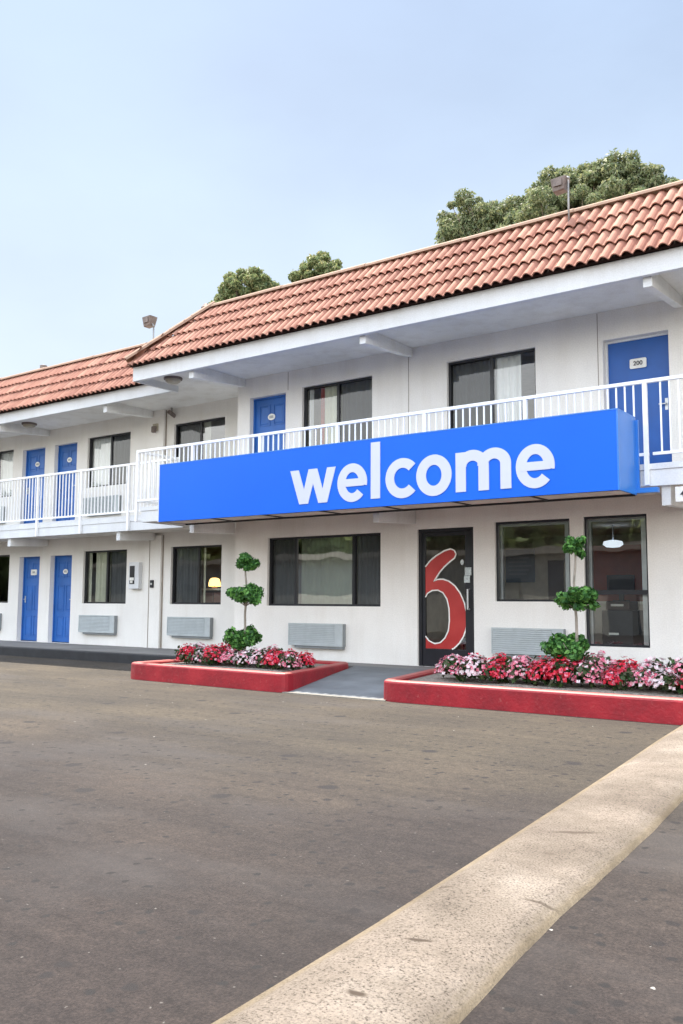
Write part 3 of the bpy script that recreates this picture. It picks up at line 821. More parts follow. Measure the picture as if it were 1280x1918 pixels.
# room doors > number plates, handles
def panel_door(h, y, rec, m, txt, plate='round', label=None, handle='r', flat=False):
    x0, x1, z0, z1 = h; yd = y+rec
    b = MB(); b.box(x0+.03, x1-.03, yd, yd+.045, z0+.015, z1-.03)
    W = x1-x0; Hh = z1-z0
    if not flat:
        for (a, c, d, e) in ((.16, .45, .06, .30), (.55, .84, .06, .30), (.16, .45, .36, .66), (.55, .84, .36, .66), (.16, .45, .74, .93), (.55, .84, .74, .93)):
            xa, xb, za, zb = x0+W*a, x0+W*c, z0+Hh*d, z0+Hh*e; t = .012
            b.box(xa, xb, yd-.010, yd-.0005, za, za+t); b.box(xa, xb, yd-.010, yd-.0005, zb-t, zb)
            b.box(xa, xa+t, yd-.0095, yd-.0005, za+t, zb-t); b.box(xb-t, xb, yd-.0095, yd-.0005, za+t, zb-t)
            b.hexa([(xa+.03, yd-.0004, za+.03), (xb-.03, yd-.0004, za+.03), (xb-.03, yd-.0004, zb-.03), (xa+.03, yd-.0004, zb-.03)][::-1],
                   [(xa+.045, yd-.010, za+.045), (xb-.045, yd-.010, za+.045), (xb-.045, yd-.010, zb-.045), (xa+.045, yd-.010, zb-.045)][::-1])
    d = b.build('door', m, B)
    if label: d['label'] = label
    f = MB(); f.box(x0, x0+.03, yd-.03, yd+.05, z0, z1); f.box(x1-.03, x1, yd-.03, yd+.05, z0, z1); f.box(x0+.03, x1-.03, yd-.029, yd+.049, z1-.03, z1)
    f.build('door_frame', m if not flat else M['trim'], d)
    t = MB(); t.box(x0+.03, x1-.03, yd-.05, yd+.05, z0, z0+.014); t.build('threshold', M['black'], d)
    cx = (x0+x1)/2; cz = z0+Hh*.815
    p = MB()
    if plate == 'round':
        p.poly_y([(cx+.085*math.cos(k*math.pi/10), cz+.060*math.sin(k*math.pi/10)) for k in range(20)], yd-.020, yd-.011)
    else:
        w2, h2 = .115, .068; pts = []
        for (sx, sz, a0) in ((1, 1, 0), (-1, 1, 90), (-1, -1, 180), (1, -1, 270)):
            for k in range(4):
                a = R(a0+k*30); pts.append((cx+sx*(w2-.02)+.02*math.cos(a), cz+sz*(h2-.02)+.02*math.sin(a)))
        p.poly_y(pts, yd-.020, yd-.011)
    pl = p.build('number_plate', M['plate'], d)
    if txt: text_mesh(txt, .085, cx, yd-.0225, cz).build('number', M['ink'], d)
    else:
        q = MB()          # worn room number, only three dark figures remain readable as shapes
        for k_ in (-1, 0, 1): q.box(cx+k_*.032-.010, cx+k_*.032+.010, yd-.0225, yd-.0205, cz-.024, cz+.024)
        q.build('number', M['ac_dark'], d)
    hx = x1-.085 if handle == 'r' else x0+.085
    k = MB(); k.box(hx-.02, hx+.02, yd-.008, yd-.0006, z0+.92, z0+1.08)
    k.tube([(hx, yd-.01, z0+1.0), (hx, yd-.045, z0+1.0), (hx-.09 if handle == 'r' else hx+.09, yd-.05, z0+1.0)], .010, 8)
    k.lathe(hx, yd, [(.0, 0)], 3) if False else None
    k.build('handle', M['silver'], d)
    return d
panel_door(H['dR'], 0, .13, M['door_deep'], '200', 'rect', 'flat deep blue door with white number plate at the right of the balcony', flat=True)
panel_door(H['dM'], 0, .13, M['door_blue'], '')
panel_door(HL['d1'], 1, .15, M['door_blue'], '', 'rect', handle='l')
panel_door(HL['d2'], 1, .15, M['door_blue'], '')
panel_door(HL['ud1'], 1, .13, M['door_blue'], '', handle='l')
panel_door(HL['ud2'], 1, .13, M['door_blue'], '')

# glass entrance door with the big red numeral
x0, x1, z0, z1 = H['entry']
b = MB(); y = .04
b.box(x0, x0+.05, y, y+.10, z0, z1); b.box(x1-.05, x1, y, y+.10, z0, z1); b.box(x0+.05, x1-.05, y+.001, y+.099, z1-.05, z1)
b.box(x0+.052, x0+.105, y+.02, y+.07, z0+.01, z1-.052); b.box(x1-.175, x1-.052, y+.02, y+.07, z0+.01, z1-.052)
b.box(x0+.105, x1-.175, y+.021, y+.069, z1-.115, z1-.052); b.box(x0+.105, x1-.175, y+.021, y+.069, z0+.01, z0+.27)
ed = b.build('entrance_door', M['black'], B, bevel=.003); ed['label'] = 'black framed glass door carrying a tall red numeral 6'
g = MB(); g.quad((x0+.105, .085, z0+.27), (x1-.175, .085, z0+.27), (x1-.175, .085, z1-.115), (x0+.105, .085, z1-.115)); g.build('pane', M['glass'], ed)
out6 = [(-7.262, 1.775), (-7.17, 1.87), (-7.07, 1.94), (-6.92, 2.015), (-6.81, 2.04), (-6.745, 2.015), (-6.715, 1.96), (-6.74, 1.90), (-6.83, 1.84), (-6.92, 1.77), (-7.00, 1.69), (-7.06, 1.61), (-7.11, 1.54), (-7.05, 1.575), (-6.95, 1.578), (-6.85, 1.55), (-6.74, 1.475), (-6.65, 1.365), (-6.58, 1.22), (-6.545, 1.07), (-6.535, .95), (-6.555, .82), (-6.60, .71), (-6.67, .61), (-6.76, .53), (-6.80, .515), (-7.262, .515)]
in6 = [(-7.262, 1.30), (-7.225, 1.36), (-7.14, 1.405), (-7.04, 1.41), (-6.95, 1.37), (-6.88, 1.27), (-6.845, 1.13), (-6.84, .94), (-6.86, .79), (-6.92, .68), (-7.0, .61), (-7.10, .59), (-7.20, .63), (-7.262, .70)]
poly = out6+in6[::-1]
# outline follows the two free edges; the stem end of the numeral is cropped by the door frame
b = MB(); b.poly_y(poly, .068, .074); b.build('numeral', M['six'], ed)
b = MB(); b.ribbon(out6[:-1], .022, .062, .067); b.ribbon(in6, .020, .062, .067); b.build('numeral_outline', M['plate'], ed)
b = MB()
b.poly_y([(-6.60+.03*math.cos(k*.6283), 1.83+.045*math.sin(k*.6283)) for k in range(10)], .040, .046)
b.box(-6.555, -6.445, .040, .046, 1.63, 1.75); b.box(-6.57, -6.47, .040, .0455, 1.52, 1.625)
b.build('sticker', simple('door_sticker', (.45, .50, .50), .5, 0, .3, 40), ed)
b = MB(); b.tube([(-6.49, .06, 1.42), (-6.49, .0, 1.42), (-6.49, .0, 1.12), (-6.49, .06, 1.12)], .013, 8); b.build('handle', M['silver'], ed)

# ------------------------------------------------------------------ the welcome sign box
SG = thing('welcome_sign', (-7.42, -1.45, 2.54), 'long bright blue box sign reading welcome hung on the balcony above the entrance', 'sign')
sx0, sx1, sy0, sy1, sz0, sz1 = -11.33, -3.545, -1.80, -1.175, 2.535, 3.50
b = MB(); b.box(sx0+.02, sx1-.003, sy0, sy0+.02, sz0, sz1-.015); b.build('front_panel', M['sign_blue'], SG)
b = MB(); b.box(sx1-.002, sx1+.018, sy0+.001, sy1, sz0, sz1-.015); b.build('end_panel', M['sign_side'], SG)
b = MB(); b.box(sx0, sx0+.019, sy0-.004, sy1, sz0-.005, sz1); b.build('end_panel', M['trim'], SG)
b = MB(); b.box(sx0+.02, sx1+.02, sy0-.004, sy1, sz1-.0145, sz1)
b.box(sx1-.10, -3.27, sy1-.03, sy1+.055, 2.555, 2.615)
b.box(sx1-.02, sx1+.05, sy1+.001, sy1+.03, 2.62, 3.46)
b.build('edge_trim', M['sign_side'], SG)
b = MB()
nseg = 7
for i in range(nseg):
    a = sx0+.05+(sx1-sx0-.07)*i/nseg; c = sx0+.05+(sx1-sx0-.07)*(i+1)/nseg-.03
    b.box(a, c, sy0+.05, sy1-.01, sz0+.015, sz0+.03)
b.build('underside_panel', simple('underside_panel_paint', (.80, .72, .64), .7, 0, .15, 3), SG)
b = MB()
b.box(sx0+.02, sx1-.004, sy0+.021, sy0+.048, sz0-.003, sz0+.03)
for i in range(1, nseg):
    a = sx0+.05+(sx1-sx0-.07)*i/nseg-.03; b.box(a, a+.03, sy0+.05, sy1-.01, sz0, sz0+.03)
b.box(sx0+.02, sx1-.004, sy1-.009, sy1+.01, sz0-.012, sz0+.03)
b.build('underside_rib', M['black'], SG)
# letters
def ering(b, cx, cz, rx, rz, ix, iz, a0, a1, y0, y1, n=40):
    O = []; I = []
    for i in range(n+1):
        t = R(a0+(a1-a0)*i/n)
        O.append((cx+rx*math.cos(t), cz+rz*math.sin(t))); I.append((cx+ix*math.cos(t), cz+iz*math.sin(t)))
    b.strip(O, I, y0, y1)
LY0, LY1 = sy0-.009, sy0-.001
def letter(kind, x):
    b = MB()
    if kind == 'w':
        p = [(0, 3.155), (.16, 3.155), (.262, 2.86), (.345, 3.155), (.505, 3.155), (.605, 2.85), (.685, 3.155), (.84, 3.155), (.69, 2.648), (.53, 2.648), (.43, 2.94), (.34, 2.648), (.175, 2.648)]
        b.poly_y([(x+u, z) for u, z in p], LY0, LY1)
    elif kind == 'e':
        cx, cz = x+.255, 2.90
        ering(b, cx, cz, .257, .275, .118, .150, -11, 318, LY0, LY1)
        b.box(cx-.20, cx+.20, LY0-.0015, LY1, 2.848, 2.955)
    elif kind == 'l': b.box(x, x+.155, LY0, LY1, 2.648, 3.44)
    elif kind == 'c': ering(b, x+.275, 2.90, .275, .275, .135, .142, 42, 318, LY0, LY1)
    elif kind == 'o': ering(b, x+.27, 2.90, .27, .277, .120, .140, 0, 360, LY0, LY1, 56)
    elif kind == 'm':
        b.box(x, x+.15, LY0, LY1, 2.648, 3.165)
        for k, cx in enumerate((x+.245, x+.245+.31)):
            ering(b, cx, 2.97, .235, .215, .088, .075, 0, 180, LY0-.0015*(k+1), LY1)
            b.box(cx+.088, cx+.235, LY0-.0015*(k+1)-.0007, LY1, 2.648, 2.97)
    return b.build('letter', M['letter'], SG)
for k, x in (('w', -8.47), ('e', -7.595), ('l', -7.02), ('c', -6.775), ('o', -6.28), ('m', -5.68), ('e', -4.825)):
    letter(k, x)

# ------------------------------------------------------------------ fixtures on the building
def air_con(x0, x1, z0, z1, yw, label):
    t = thing('air_conditioner', ((x0+x1)/2, yw, z0), label, 'air conditioner', 'wall air conditioners under the windows')
    y0 = yw-.10
    b = MB(); b.box(x0, x1, y0+.012, yw-.001, z0+.02, z1); b.build('housing', M['ac_dark'], t, bevel=.006)
    b = MB(); xe = x1-.16
    n = int((z1-z0-.06)/.030)
    for i in range(n):
        z = z0+.045+i*.030
        b.hexa([(x0+.012, y0-.004, z), (xe, y0-.004, z), (xe, y0+.011, z+.012), (x0+.012, y0+.011, z+.012)], [(x0+.012, y0-.002, z+.012), (xe, y0-.002, z+.012), (xe, y0+.0115, z+.027), (x0+.012, y0+.0115, z+.027)])
    b.box(x0, x1, y0-.006, y0+.0115, z1-.022, z1+.002); b.box(x0, x1, y0-.006, y0+.0115, z0+.02, z0+.042)
    b.box(x0, x0+.0115, y0-.006, y0+.0115, z0+.043, z1-.023); b.box(xe+.001, xe+.012, y0-.006, y0+.0115, z0+.043, z1-.023)
    b.build('grille', M['ac_front'], t)
    b = MB(); b.box(xe+.013, x1-.002, y0-.002, y0+.0115, z0+.043, z1-.023); b.build('control_cover', M['ac_front'], t)
    b = MB(); b.box(x0+.12, x1-.02, yw-.08, yw-.002, z0-.02, z0+.019); b.build('drain_pan', M['ac_dark'], t)
air_con(-9.88, -8.74, .47, .86, 0, 'grey louvred air conditioner under the wide ground floor window')
air_con(-6.05, -4.95, .47, .86, 0, 'grey louvred air conditioner behind the red flowers right of the entrance door')
air_con(-13.94, -12.72, .50, .90, 1, 'grey louvred air conditioner under the ground floor window with the lit lamp')
air_con(-16.80, -15.60, .50, .90, 1, 'grey louvred air conditioner on the ground floor right of the blue doors')
air_con(-21.10, -19.90, .50, .90, 1, 'grey louvred air conditioner at ground level at the far left edge')
air_con(-16.78, -15.58, 3.14, 3.54, 1, 'grey air conditioner on the upper walkway behind the left railing')
air_con(-21.10, -19.90, 3.14, 3.54, 1, 'grey air conditioner on the upper walkway at the far left edge')

def ceiling_light(x, y, z, label):
    t = thing('ceiling_light', (x, y, z), label, 'light', 'round lights under the roof overhang')
    b = MB(); b.lathe(x, y, [(0, z-.001), (.17, z-.001), (.17, z-.035), (.15, z-.04), (0, z-.04)], 20); b.build('base', M['lamp_body'], t)
    b = MB(); b.lathe(x, y, [(.14, z-.041), (.135, z-.075), (.09, z-.105), (0, z-.118)], 20); b.build('lens', M['lens'], t, smooth=True)
ceiling_light(-12.05, -.86, 5.29, 'brown round ceiling light under the overhang corner above the sign')
ceiling_light(-17.93, .20, 5.29, 'brown round ceiling light under the overhang above the left upper doors')

def flood(x, y, z0, zt, label, face=-1, sc=1.0, dz=.05):
    t = thing('flood_light', (x, y, z0), label, 'floodlight', 'floodlights on the roof')
    b = MB(); b.tube([(x, y, z0), (x, y, zt)], .022*sc, 8); b.tube([(x, y, zt-.04), (x, y, zt+.0)], .035*sc, 8); b.build('pole', M['pole'], t, smooth=True)
    w_, h_ = .17*sc, .15*sc; cx = x+face*(.17*sc); cz = zt+dz*sc
    b = MB()
    b.hexa([(cx-w_*.75, y-.11*sc, cz-h_), (cx+w_*.65, y-.11*sc, cz-h_*.85), (cx+w_*.65, y+.11*sc, cz-h_*.85), (cx-w_*.75, y+.11*sc, cz-h_)],
           [(cx-w_, y-.15*sc, cz+h_*.9), (cx+w_, y-.15*sc, cz+h_), (cx+w_, y+.15*sc, cz+h_), (cx-w_, y+.15*sc, cz+h_*.9)])
    hd = b.build('lamp_head', M['lamp_body'], t, bevel=.012)
    b = MB(); b.box(cx-w_*.6, cx+w_*.5, y-.155*sc, y-.142*sc, cz-h_*.3, cz+h_*.7); b.build('glass', M['lamp_body'], hd)
    b = MB(); b.tube([(x, y, zt-.02), (x+face*.08*sc, y, zt+(dz-.03)*sc)], .016*sc, 6); b.build('arm', M['pole'], t)
flood(-14.27, .62, 6.42, 7.06, 'small grey floodlight on a thin pole above the left roof against the sky', sc=.75, dz=.12)
flood(-4.53, -.64, 6.36, 7.08, 'rusty brown floodlight on a pole in front of the large tree', sc=.66, dz=-.16)
t = thing('vent_pipe', (-18.75, 1.1, 6.42), 'short dark roof vent pipe standing up from the left ridge', 'vent')
b = MB(); b.lathe(-18.75, 1.1, [(.05, 6.42), (.05, 6.90)], 10); b.build('pipe', M['lamp_body'], t)
b = MB(); b.lathe(-18.75, 1.1, [(.0, 6.90), (.09, 6.90), (.09, 6.97), (.0, 7.0)], 10); b.build('cap', M['lamp_body'], t)
t = thing('roof_vent', (-13.1, 1.0, 6.42), 'small capped roof vent poking up beside the left end of the upper ridge', 'vent')
b = MB(); b.lathe(-13.1, 1.0, [(.04, 6.42), (.04, 7.28)], 10); b.build('pipe', M['lamp_body'], t)
b = MB(); b.lathe(-13.1, 1.0, [(.0, 7.26), (.09, 7.26), (.11, 7.32), (.05, 7.40), (.0, 7.42)], 10); b.build('cap', M['lamp_body'], t)

t = thing('extinguisher_cabinet', (-15.02, .93, 1.45), 'white wall cabinet with a dark glass front between window and pilaster', 'cabinet')
b = MB(); b.box(-15.17, -14.85, .90, .999, 1.48, 2.05); b.build('box', M['trim'], t, bevel=.006)
b = MB(); b.box(-15.13, -14.98, .893, .8995, 1.58, 1.97); b.build('glass', M['black'], t)
b = MB(); b.box(-15.12, -14.99, .888, .8925, 1.66, 1.72); b.lathe(-15.055, .890, [(.0, 1.60), (.03, 1.60), (.03, 1.655), (0, 1.655)], 8); b.build('label', M['plate'], t)
t = thing('key_box', (-14.45, .92, 1.52), 'tiny black box fixed to the narrow pilaster', 'box')
b = MB(); b.box(-14.50, -14.40, .90, .929, 1.50, 1.66); b.build('body', M['black'], t, bevel=.01)
b = MB(); b.box(-14.475, -14.425, .895, .8995, 1.56, 1.60); b.build('lock', M['silver'], t)
t = thing('wall_lamp', (-14.45, .9, 4.9), 'small tan wall lamp high on the pilaster beside the upper windows', 'lamp')
b = MB(); b.box(-14.53, -14.38, .90, .929, 4.84, 5.00); b.build('base', M['lens'], t)
b = MB(); b.box(-14.51, -14.40, .83, .8995, 4.80, 4.94); b.build('shade', M['lamp_body'], t, bevel=.02)
t = thing('security_camera', (-13.98, .9, 5.2), 'small dark security camera under the soffit beside the pilaster', 'camera')
b = MB(); b.tube([(-13.98, .92, 5.289), (-13.98, .92, 5.16)], .02, 8); b.build('bracket', M['pole'], t)
b = MB(); b.tube([(-13.98, 1.0, 5.13), (-13.90, .78, 5.17)], .045, 10); b.build('body', M['lamp_body'], t)

# small unit number on the beam end at the right
text_mesh('41', .10, -2.98, -1.122, 2.52).build('beam_number', M['ink'], B)
b = MB(); b.box(-3.09, -2.87, -1.118, -1.041, 2.43, 2.61); b.build('number_board', M['soffit'], B)

# ------------------------------------------------------------------ things behind the glass
t = thing('table_lamp', (-13.24, 1.55, 1.49), 'lit yellow lamp on a pale desk behind the ground floor window', 'lamp')
b = MB(); b.lathe(-13.24, 1.55, [(0, 1.495), (.07, 1.495), (.05, 1.51), (.02, 1.53), (.02, 1.56)], 14); b.build('foot', M['wood_dark'], t, smooth=True)
b = MB(); b.lathe(-13.24, 1.55, [(.125, 1.53), (.125, 1.60), (.10, 1.68), (.06, 1.705), (0, 1.71)], 18); b.build('shade', M['lamp_glow'], t, smooth=True)
t = thing('desk', (-13.1, 1.7, F0), 'pale topped desk with a dark front holding the lit lamp', 'desk')
b = MB(); b.box(-13.60, -12.36, 1.40, 1.9, 1.45, 1.49); b.build('top', M['counter'], t)
b = MB(); b.box(-13.52, -12.40, 1.50, 1.9, F0, 1.449); b.build('front', M['wood_dark'], t)
for x in (-13.35, -13.08):
    b = MB(); b.box(x-.12, x+.12, 1.485, 1.4995, 1.20, 1.40); b.build('drawer', simple('drawer_face', (.28, .14, .13), .4), t)
t = thing('notice_board', (-7.35, 3.5, 1.6), 'blue grey notice poster on the tan lobby wall behind glass', 'poster')
b = MB(); b.box(-7.56, -6.98, 3.52, 3.549, 1.60, 2.22); b.build('board', M['notice'], t)
b = MB()
for i in range(6): b.box(-7.50, -7.04-.05*(i % 3), 3.514, 3.5195, 2.12-i*.075, 2.145-i*.075)
b.build('text_line', simple('faded_print', (.16, .20, .27), .6), t)
t = thing('reception_counter', (-6.2, 2.2, F0), 'cream reception counter inside the office behind the windows', 'counter')
b = MB(); b.box(-7.0, -3.7, 1.5, 2.0, 1.20, 1.25); b.build('top', M['counter'], t, bevel=.006)
b = MB(); b.box(-6.95, -3.75, 1.55, 1.95, F0, 1.199); b.build('front', M['lobby_wall'], t)
t = thing('desk_monitor', (-4.9, 1.75, 1.25), 'black computer monitor on the lobby counter behind the tall window', 'monitor')
b = MB(); b.box(-4.98, -4.55, 1.74, 1.78, 1.36, 1.66); b.build('screen', M['chair_black'], t, bevel=.008)
b = MB(); b.box(-4.80, -4.73, 1.76, 1.80, 1.27, 1.36); b.box(-4.87, -4.66, 1.68, 1.86, 1.251, 1.27); b.build('stand', M['chair_black'], t)
t = thing('printer', (-4.35, .75, F0), 'black printer cabinet behind the lower pane of the tall window', 'printer')
b = MB(); b.box(-4.60, -4.16, .45, .95, F0, 1.12); b.build('cabinet', M['chair_black'], t, bevel=.01)
b = MB(); b.box(-4.56, -4.22, .50, .90, 1.121, 1.25); b.build('printer_body', M['wood_dark'], t, bevel=.02)
b = MB(); b.box(-4.50, -4.36, .442, .4495, .78, .81); b.box(-4.48, -4.30, .490, .4995, 1.18, 1.21); b.build('paper_tray', M['plate'], t)
t = thing('lobby_dome', (-4.85, 1.7, 2.15), 'white lobby dome behind the tall window, glow added to brighten the room', 'lamp')
b = MB(); b.tube([(-4.85, 1.7, 2.429), (-4.85, 1.7, 2.185)], .012, 8); b.build('stem', M['silver'], t)
b = MB(); b.lathe(-4.85, 1.7, [(.05, 2.20), (.14, 2.18), (.155, 2.13), (.10, 2.09), (0, 2.08)], 20); b.build('shade', M['dome_glow'], t, smooth=True)
t = thing('lobby_chair', (-6.6, 1.2, F0), 'white cushioned lobby chair seen low through the glass door', 'chair')
b = MB(); b.box(-7.22, -6.78, .75, 1.2, .56, .66); b.build('seat', M['curtain_white'], t, bevel=.03)
b = MB(); b.box(-7.22, -6.78, 1.2, 1.26, .62, 1.0); b.build('backrest', M['lobby_wall'], t, bevel=.02)
for sx in (-7.2, -6.82):
    for sy in (.78, 1.18):
        b = MB(); b.tube([(sx, sy, .241), (sx, sy, .559)], .014, 6); b.build('leg', M['chair_black'], t)

# ------------------------------------------------------------------ raised beds
def curb_bed(outer, label, right_open=False):
    cx = sum(p[0] for p in outer)/len(outer); cy = sum(p[1] for p in outer)/len(outer)
    t = thing('raised_bed', (cx, cy, G), label, 'planter')
    return t
def ring_curb(path, wdt, z0, z1, closed=True, rnd=.22):
    # rounded corners, inner offset
    P = [Vector((x, y)) for x, y in path]; n = len(P); O = []
    for i in range(n):
        a, c, d = P[i-1], P[i], P[(i+1) % n]
        u = (a-c).normalized(); v = (d-c).normalized(); r = rnd
        for k in range(7):
            s = k/6; O.append(c+u*r*(1-s)**2+v*r*s**2)
    m = len(O); I = []
    for i in range(m):
        d = (O[(i+1) % m]-O[i-1]).normalized(); nn = Vector((-d.y, d.x)); I.append(O[i]+nn*wdt)
    return O, I
def bed(path, t, wdt=.16, zt=.305):
    O, I = ring_curb(path, wdt, G, zt)
    m = len(O); vs = []
    prof = [(0, -.1), (0, .0), (.004, zt-.03-G), (.012, zt-.012-G), (.035, zt-G), (wdt-.03, zt-G), (wdt-.005, zt-.02-G), (wdt, -.1)]
    for i in range(m):
        d = (I[i]-O[i]).normalized()
        jj = .004*math.sin(i*1.7)
        for (u, z) in prof: q = O[i]+d*(u+jj); vs.append((q.x, q.y, G+z))
    k = len(prof)
    b = MB(); b.add(vs, [(i*k+j, ((i+1) % m)*k+j, ((i+1) % m)*k+j+1, i*k+j+1) for i in range(m) for j in range(k-1)])
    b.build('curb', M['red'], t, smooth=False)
    # soil: slightly mounded sheet
    cx = sum(p.x for p in I)/m; cy = sum(p.y for p in I)/m; vs = []; rings = 8
    for r_ in range(rings+1):
        s = 1-r_/rings
        for p in I:
            x = cx+(p.x-cx)*s; y = cy+(p.y-cy)*s
            vs.append((x, y, zt-.045+.035*(1-s*s)+.012*math.sin(x*9+r_)*math.cos(y*11)*(0 if r_ == 0 else 1)))
    b = MB(); b.add(vs, [(r_*m+i, r_*m+(i+1) % m, (r_+1)*m+(i+1) % m, (r_+1)*m+i) for r_ in range(rings) for i in range(m)])
    b.build('soil', M['soil'], t, smooth=True)
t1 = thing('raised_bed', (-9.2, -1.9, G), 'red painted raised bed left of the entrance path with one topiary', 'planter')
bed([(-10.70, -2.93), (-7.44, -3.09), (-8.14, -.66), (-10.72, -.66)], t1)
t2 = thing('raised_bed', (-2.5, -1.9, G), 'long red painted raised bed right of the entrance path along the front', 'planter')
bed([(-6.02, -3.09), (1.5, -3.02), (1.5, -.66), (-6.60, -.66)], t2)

# ------------------------------------------------------------------ foliage
def leaves(centers, n, size, flat=.0, aspect=1.8, shell=.55, droop=0):
    # centers: (x, y, z, rx, ry, rz) clumps; leaves are bent two-quad blades
    C = np.array(centers, float); wts = (C[:, 3]*C[:, 4]*C[:, 5])**(2/3); wts /= wts.sum()
    idx = rng.choice(len(C), n, p=wts)
    d = rng.normal(size=(n, 3)); d /= np.linalg.norm(d, axis=1)[:, None]
    rad = (shell+(1-shell)*rng.random(n)**.6)[:, None]
    rad *= (1+.10*rng.normal(size=(n, 1)))
    P = C[idx, :3]+d*rad*C[idx, 3:6]
    nrm = d+rng.normal(size=(n, 3))*.75; nrm[:, 2] += flat; nrm /= np.linalg.norm(nrm, axis=1)[:, None]
    tv = rng.normal(size=(n, 3)); tv[:, 2] -= droop; tv -= (tv*nrm).sum(1)[:, None]*nrm; tv /= np.linalg.norm(tv, axis=1)[:, None]
    bv = np.cross(nrm, tv)
    s = size*(.6+.8*rng.random(n))[:, None]
    a = P-tv*s*.5*aspect; c = P+tv*s*.5*aspect; l = P-bv*s*.5+nrm*s*.12; r = P+bv*s*.5+nrm*s*.12
    V = np.stack([a, l, c, r], 1).reshape(-1, 3)
    b = MB(); b.v = [tuple(p) for p in V]; b.f = [(4*i, 4*i+1, 4*i+2, 4*i+3) for i in range(n)]; b.mi = [0]*n
    return b

def topiary(x, y, z0, balls, stem_top, label, seed):
    t = thing('topiary_tree', (x, y, z0), label, 'topiary')
    b = MB(); zz = np.linspace(z0-.02, stem_top, 9)
    b.tube([(x+.012*math.sin(k*1.3+seed), y+.012*math.cos(k*1.9+seed), z) for k, z in enumerate(zz)], [.022-.0012*k for k in range(9)], 8)
    for (bx, bz, r) in balls:
        for k in range(7):
            a = k*.9+seed; b.tube([(x, y, bz-r*.5), (bx+r*.7*math.cos(a), y+r*.7*math.sin(a), bz+r*.3*math.sin(k*2.1))], [.008, .003], 5)
    b.build('trunk', M['stem'], t, smooth=True)
    for (bx, bz, r) in balls:
        cl = []
        for k in range(24):
            dd = Vector((random.gauss(0, 1), random.gauss(0, 1), random.gauss(0, .8))).normalized()*r*random.uniform(.25, .82)
            dd.z *= 1.1 if r < .22 else .74
            q = r*random.uniform(.20, .36); cl.append((bx+dd.x, y+dd.y, bz+dd.z*.8, q, q, q*.85))
        leaves(cl, int(11500*r), .036, .3, 1.6, .2).build('leaf_ball', M['leaf_top'], t)
    return t
topiary(-9.06, -2.10, .28, [(-9.07, 1.79, .20), (-9.04, 1.30, .30), (-9.10, .70, .31)], 1.80, 'dark green three ball topiary in the left bed in front of the white wall', 1)
topiary(-3.97, -2.10, .28, [(-3.97, 1.88, .155), (-3.95, 1.28, .28), (-4.08, .69, .31)], 1.86, 'bright green three ball topiary in the right bed before the tall window', 4)

# begonia clumps: variants, then copies
def begonia(kind, mats, n1, n2, label):
    t = thing('begonia', (0, 0, 0), label, 'flower')
    cl = [(random.gauss(0, .07), random.gauss(0, .07), .10+random.random()*.10, .09, .09, .10) for _ in range(7)]
    leaves(cl, 330, .045, .4, 1.4, .2).build('foliage', M['leaf_bronze'], t)
    # each blossom is four small petals
    def blossoms(n, mat, name):
        b = MB()
        for i in range(n):
            a = random.random()*6.28; e = math.acos(random.uniform(-.05, 1)); rr = .165+random.uniform(-.03, .025)
            c = Vector((math.cos(a)*math.sin(e)*rr, math.sin(a)*math.sin(e)*rr, .10+math.cos(e)*rr*1.15))
            nn = (c-Vector((0, 0, .05))).normalized()+Vector((random.gauss(0, .3), random.gauss(0, .3), random.gauss(0, .3))); nn.normalize()
            u = nn.orthogonal().normalized(); v = nn.cross(u); s = random.uniform(.019, .030)
            for k in range(4):
                th = k*math.pi/2+random.uniform(-.2, .2); d1 = u*math.cos(th)+v*math.sin(th); d2 = u*math.cos(th+.75)+v*math.sin(th+.75); d3 = u*math.cos(th-.75)+v*math.sin(th-.75)
                b.add([c, c+d3*s*.72+nn*.004, c+d1*s+nn*.007, c+d2*s*.72+nn*.004], [(0, 1, 2, 3)])
        b.build(name, mat, t)
    blossoms(n1, mats[0], 'blossom'); blossoms(n2, mats[1], 'blossom')
    return t
kinds = {'red': [begonia('red', (M['pet_red'], M['pet_pink']), 150, 45, 'x') for _ in range(2)],
         'pink': [begonia('pink', (M['pet_pink'], M['pet_white']), 130, 40, 'x') for _ in range(2)],
         'white': [begonia('white', (M['pet_white'], M['pet_pink']), 140, 25, 'x') for _ in range(2)]}
used = set()
ordn = ['first', 'second', 'third', 'fourth', 'fifth', 'sixth', 'seventh', 'eighth', 'ninth', 'tenth', 'eleventh', 'twelfth', 'thirteenth', 'fourteenth', 'fifteenth', 'sixteenth', 'seventeenth', 'eighteenth', 'nineteenth', 'twentieth']
def plant(kind, x, y, s, label, group):
    o = kinds[kind][random.randrange(2)]
    if o.name in used: o = copy_tree(o)
    used.add(o.name)
    o.location = (x, y, .268); o.rotation_euler = (0, 0, random.random()*6.28); o.scale = (s, s, s*random.uniform(.9, 1.12))
    o['label'] = label; o['category'] = 'flower'; o['group'] = group
def row(xs, y, seq, bedname, rowname, group, s=1.0):
    for i, (x, k) in enumerate(zip(xs, seq)):
        plant(k, x+random.uniform(-.03, .03), y+random.uniform(-.05, .05), s*random.uniform(.85, 1.12),
              f'{k} flowering begonia clump, {ordn[i]} from the left in the {rowname} row of the {bedname} bed', group)
row(np.linspace(-9.98, -7.95, 8), -2.36, ['red', 'white', 'red', 'pink', 'white', 'white', 'red', 'pink'], 'left', 'front', 'begonias in the left bed', .95)
row(np.linspace(-10.1, -7.95, 8), -2.05, ['white', 'red', 'red', 'white', 'white', 'pink', 'red', 'red'], 'left', 'back', 'begonias in the left bed', 1.0)
row(np.linspace(-5.45, -1.2, 16), -2.32, ['pink', 'white', 'red', 'pink', 'red', 'red', 'pink', 'red', 'pink', 'white', 'red', 'white', 'red', 'red', 'pink', 'red'], 'right', 'front', 'begonias in the right bed', 1.0)
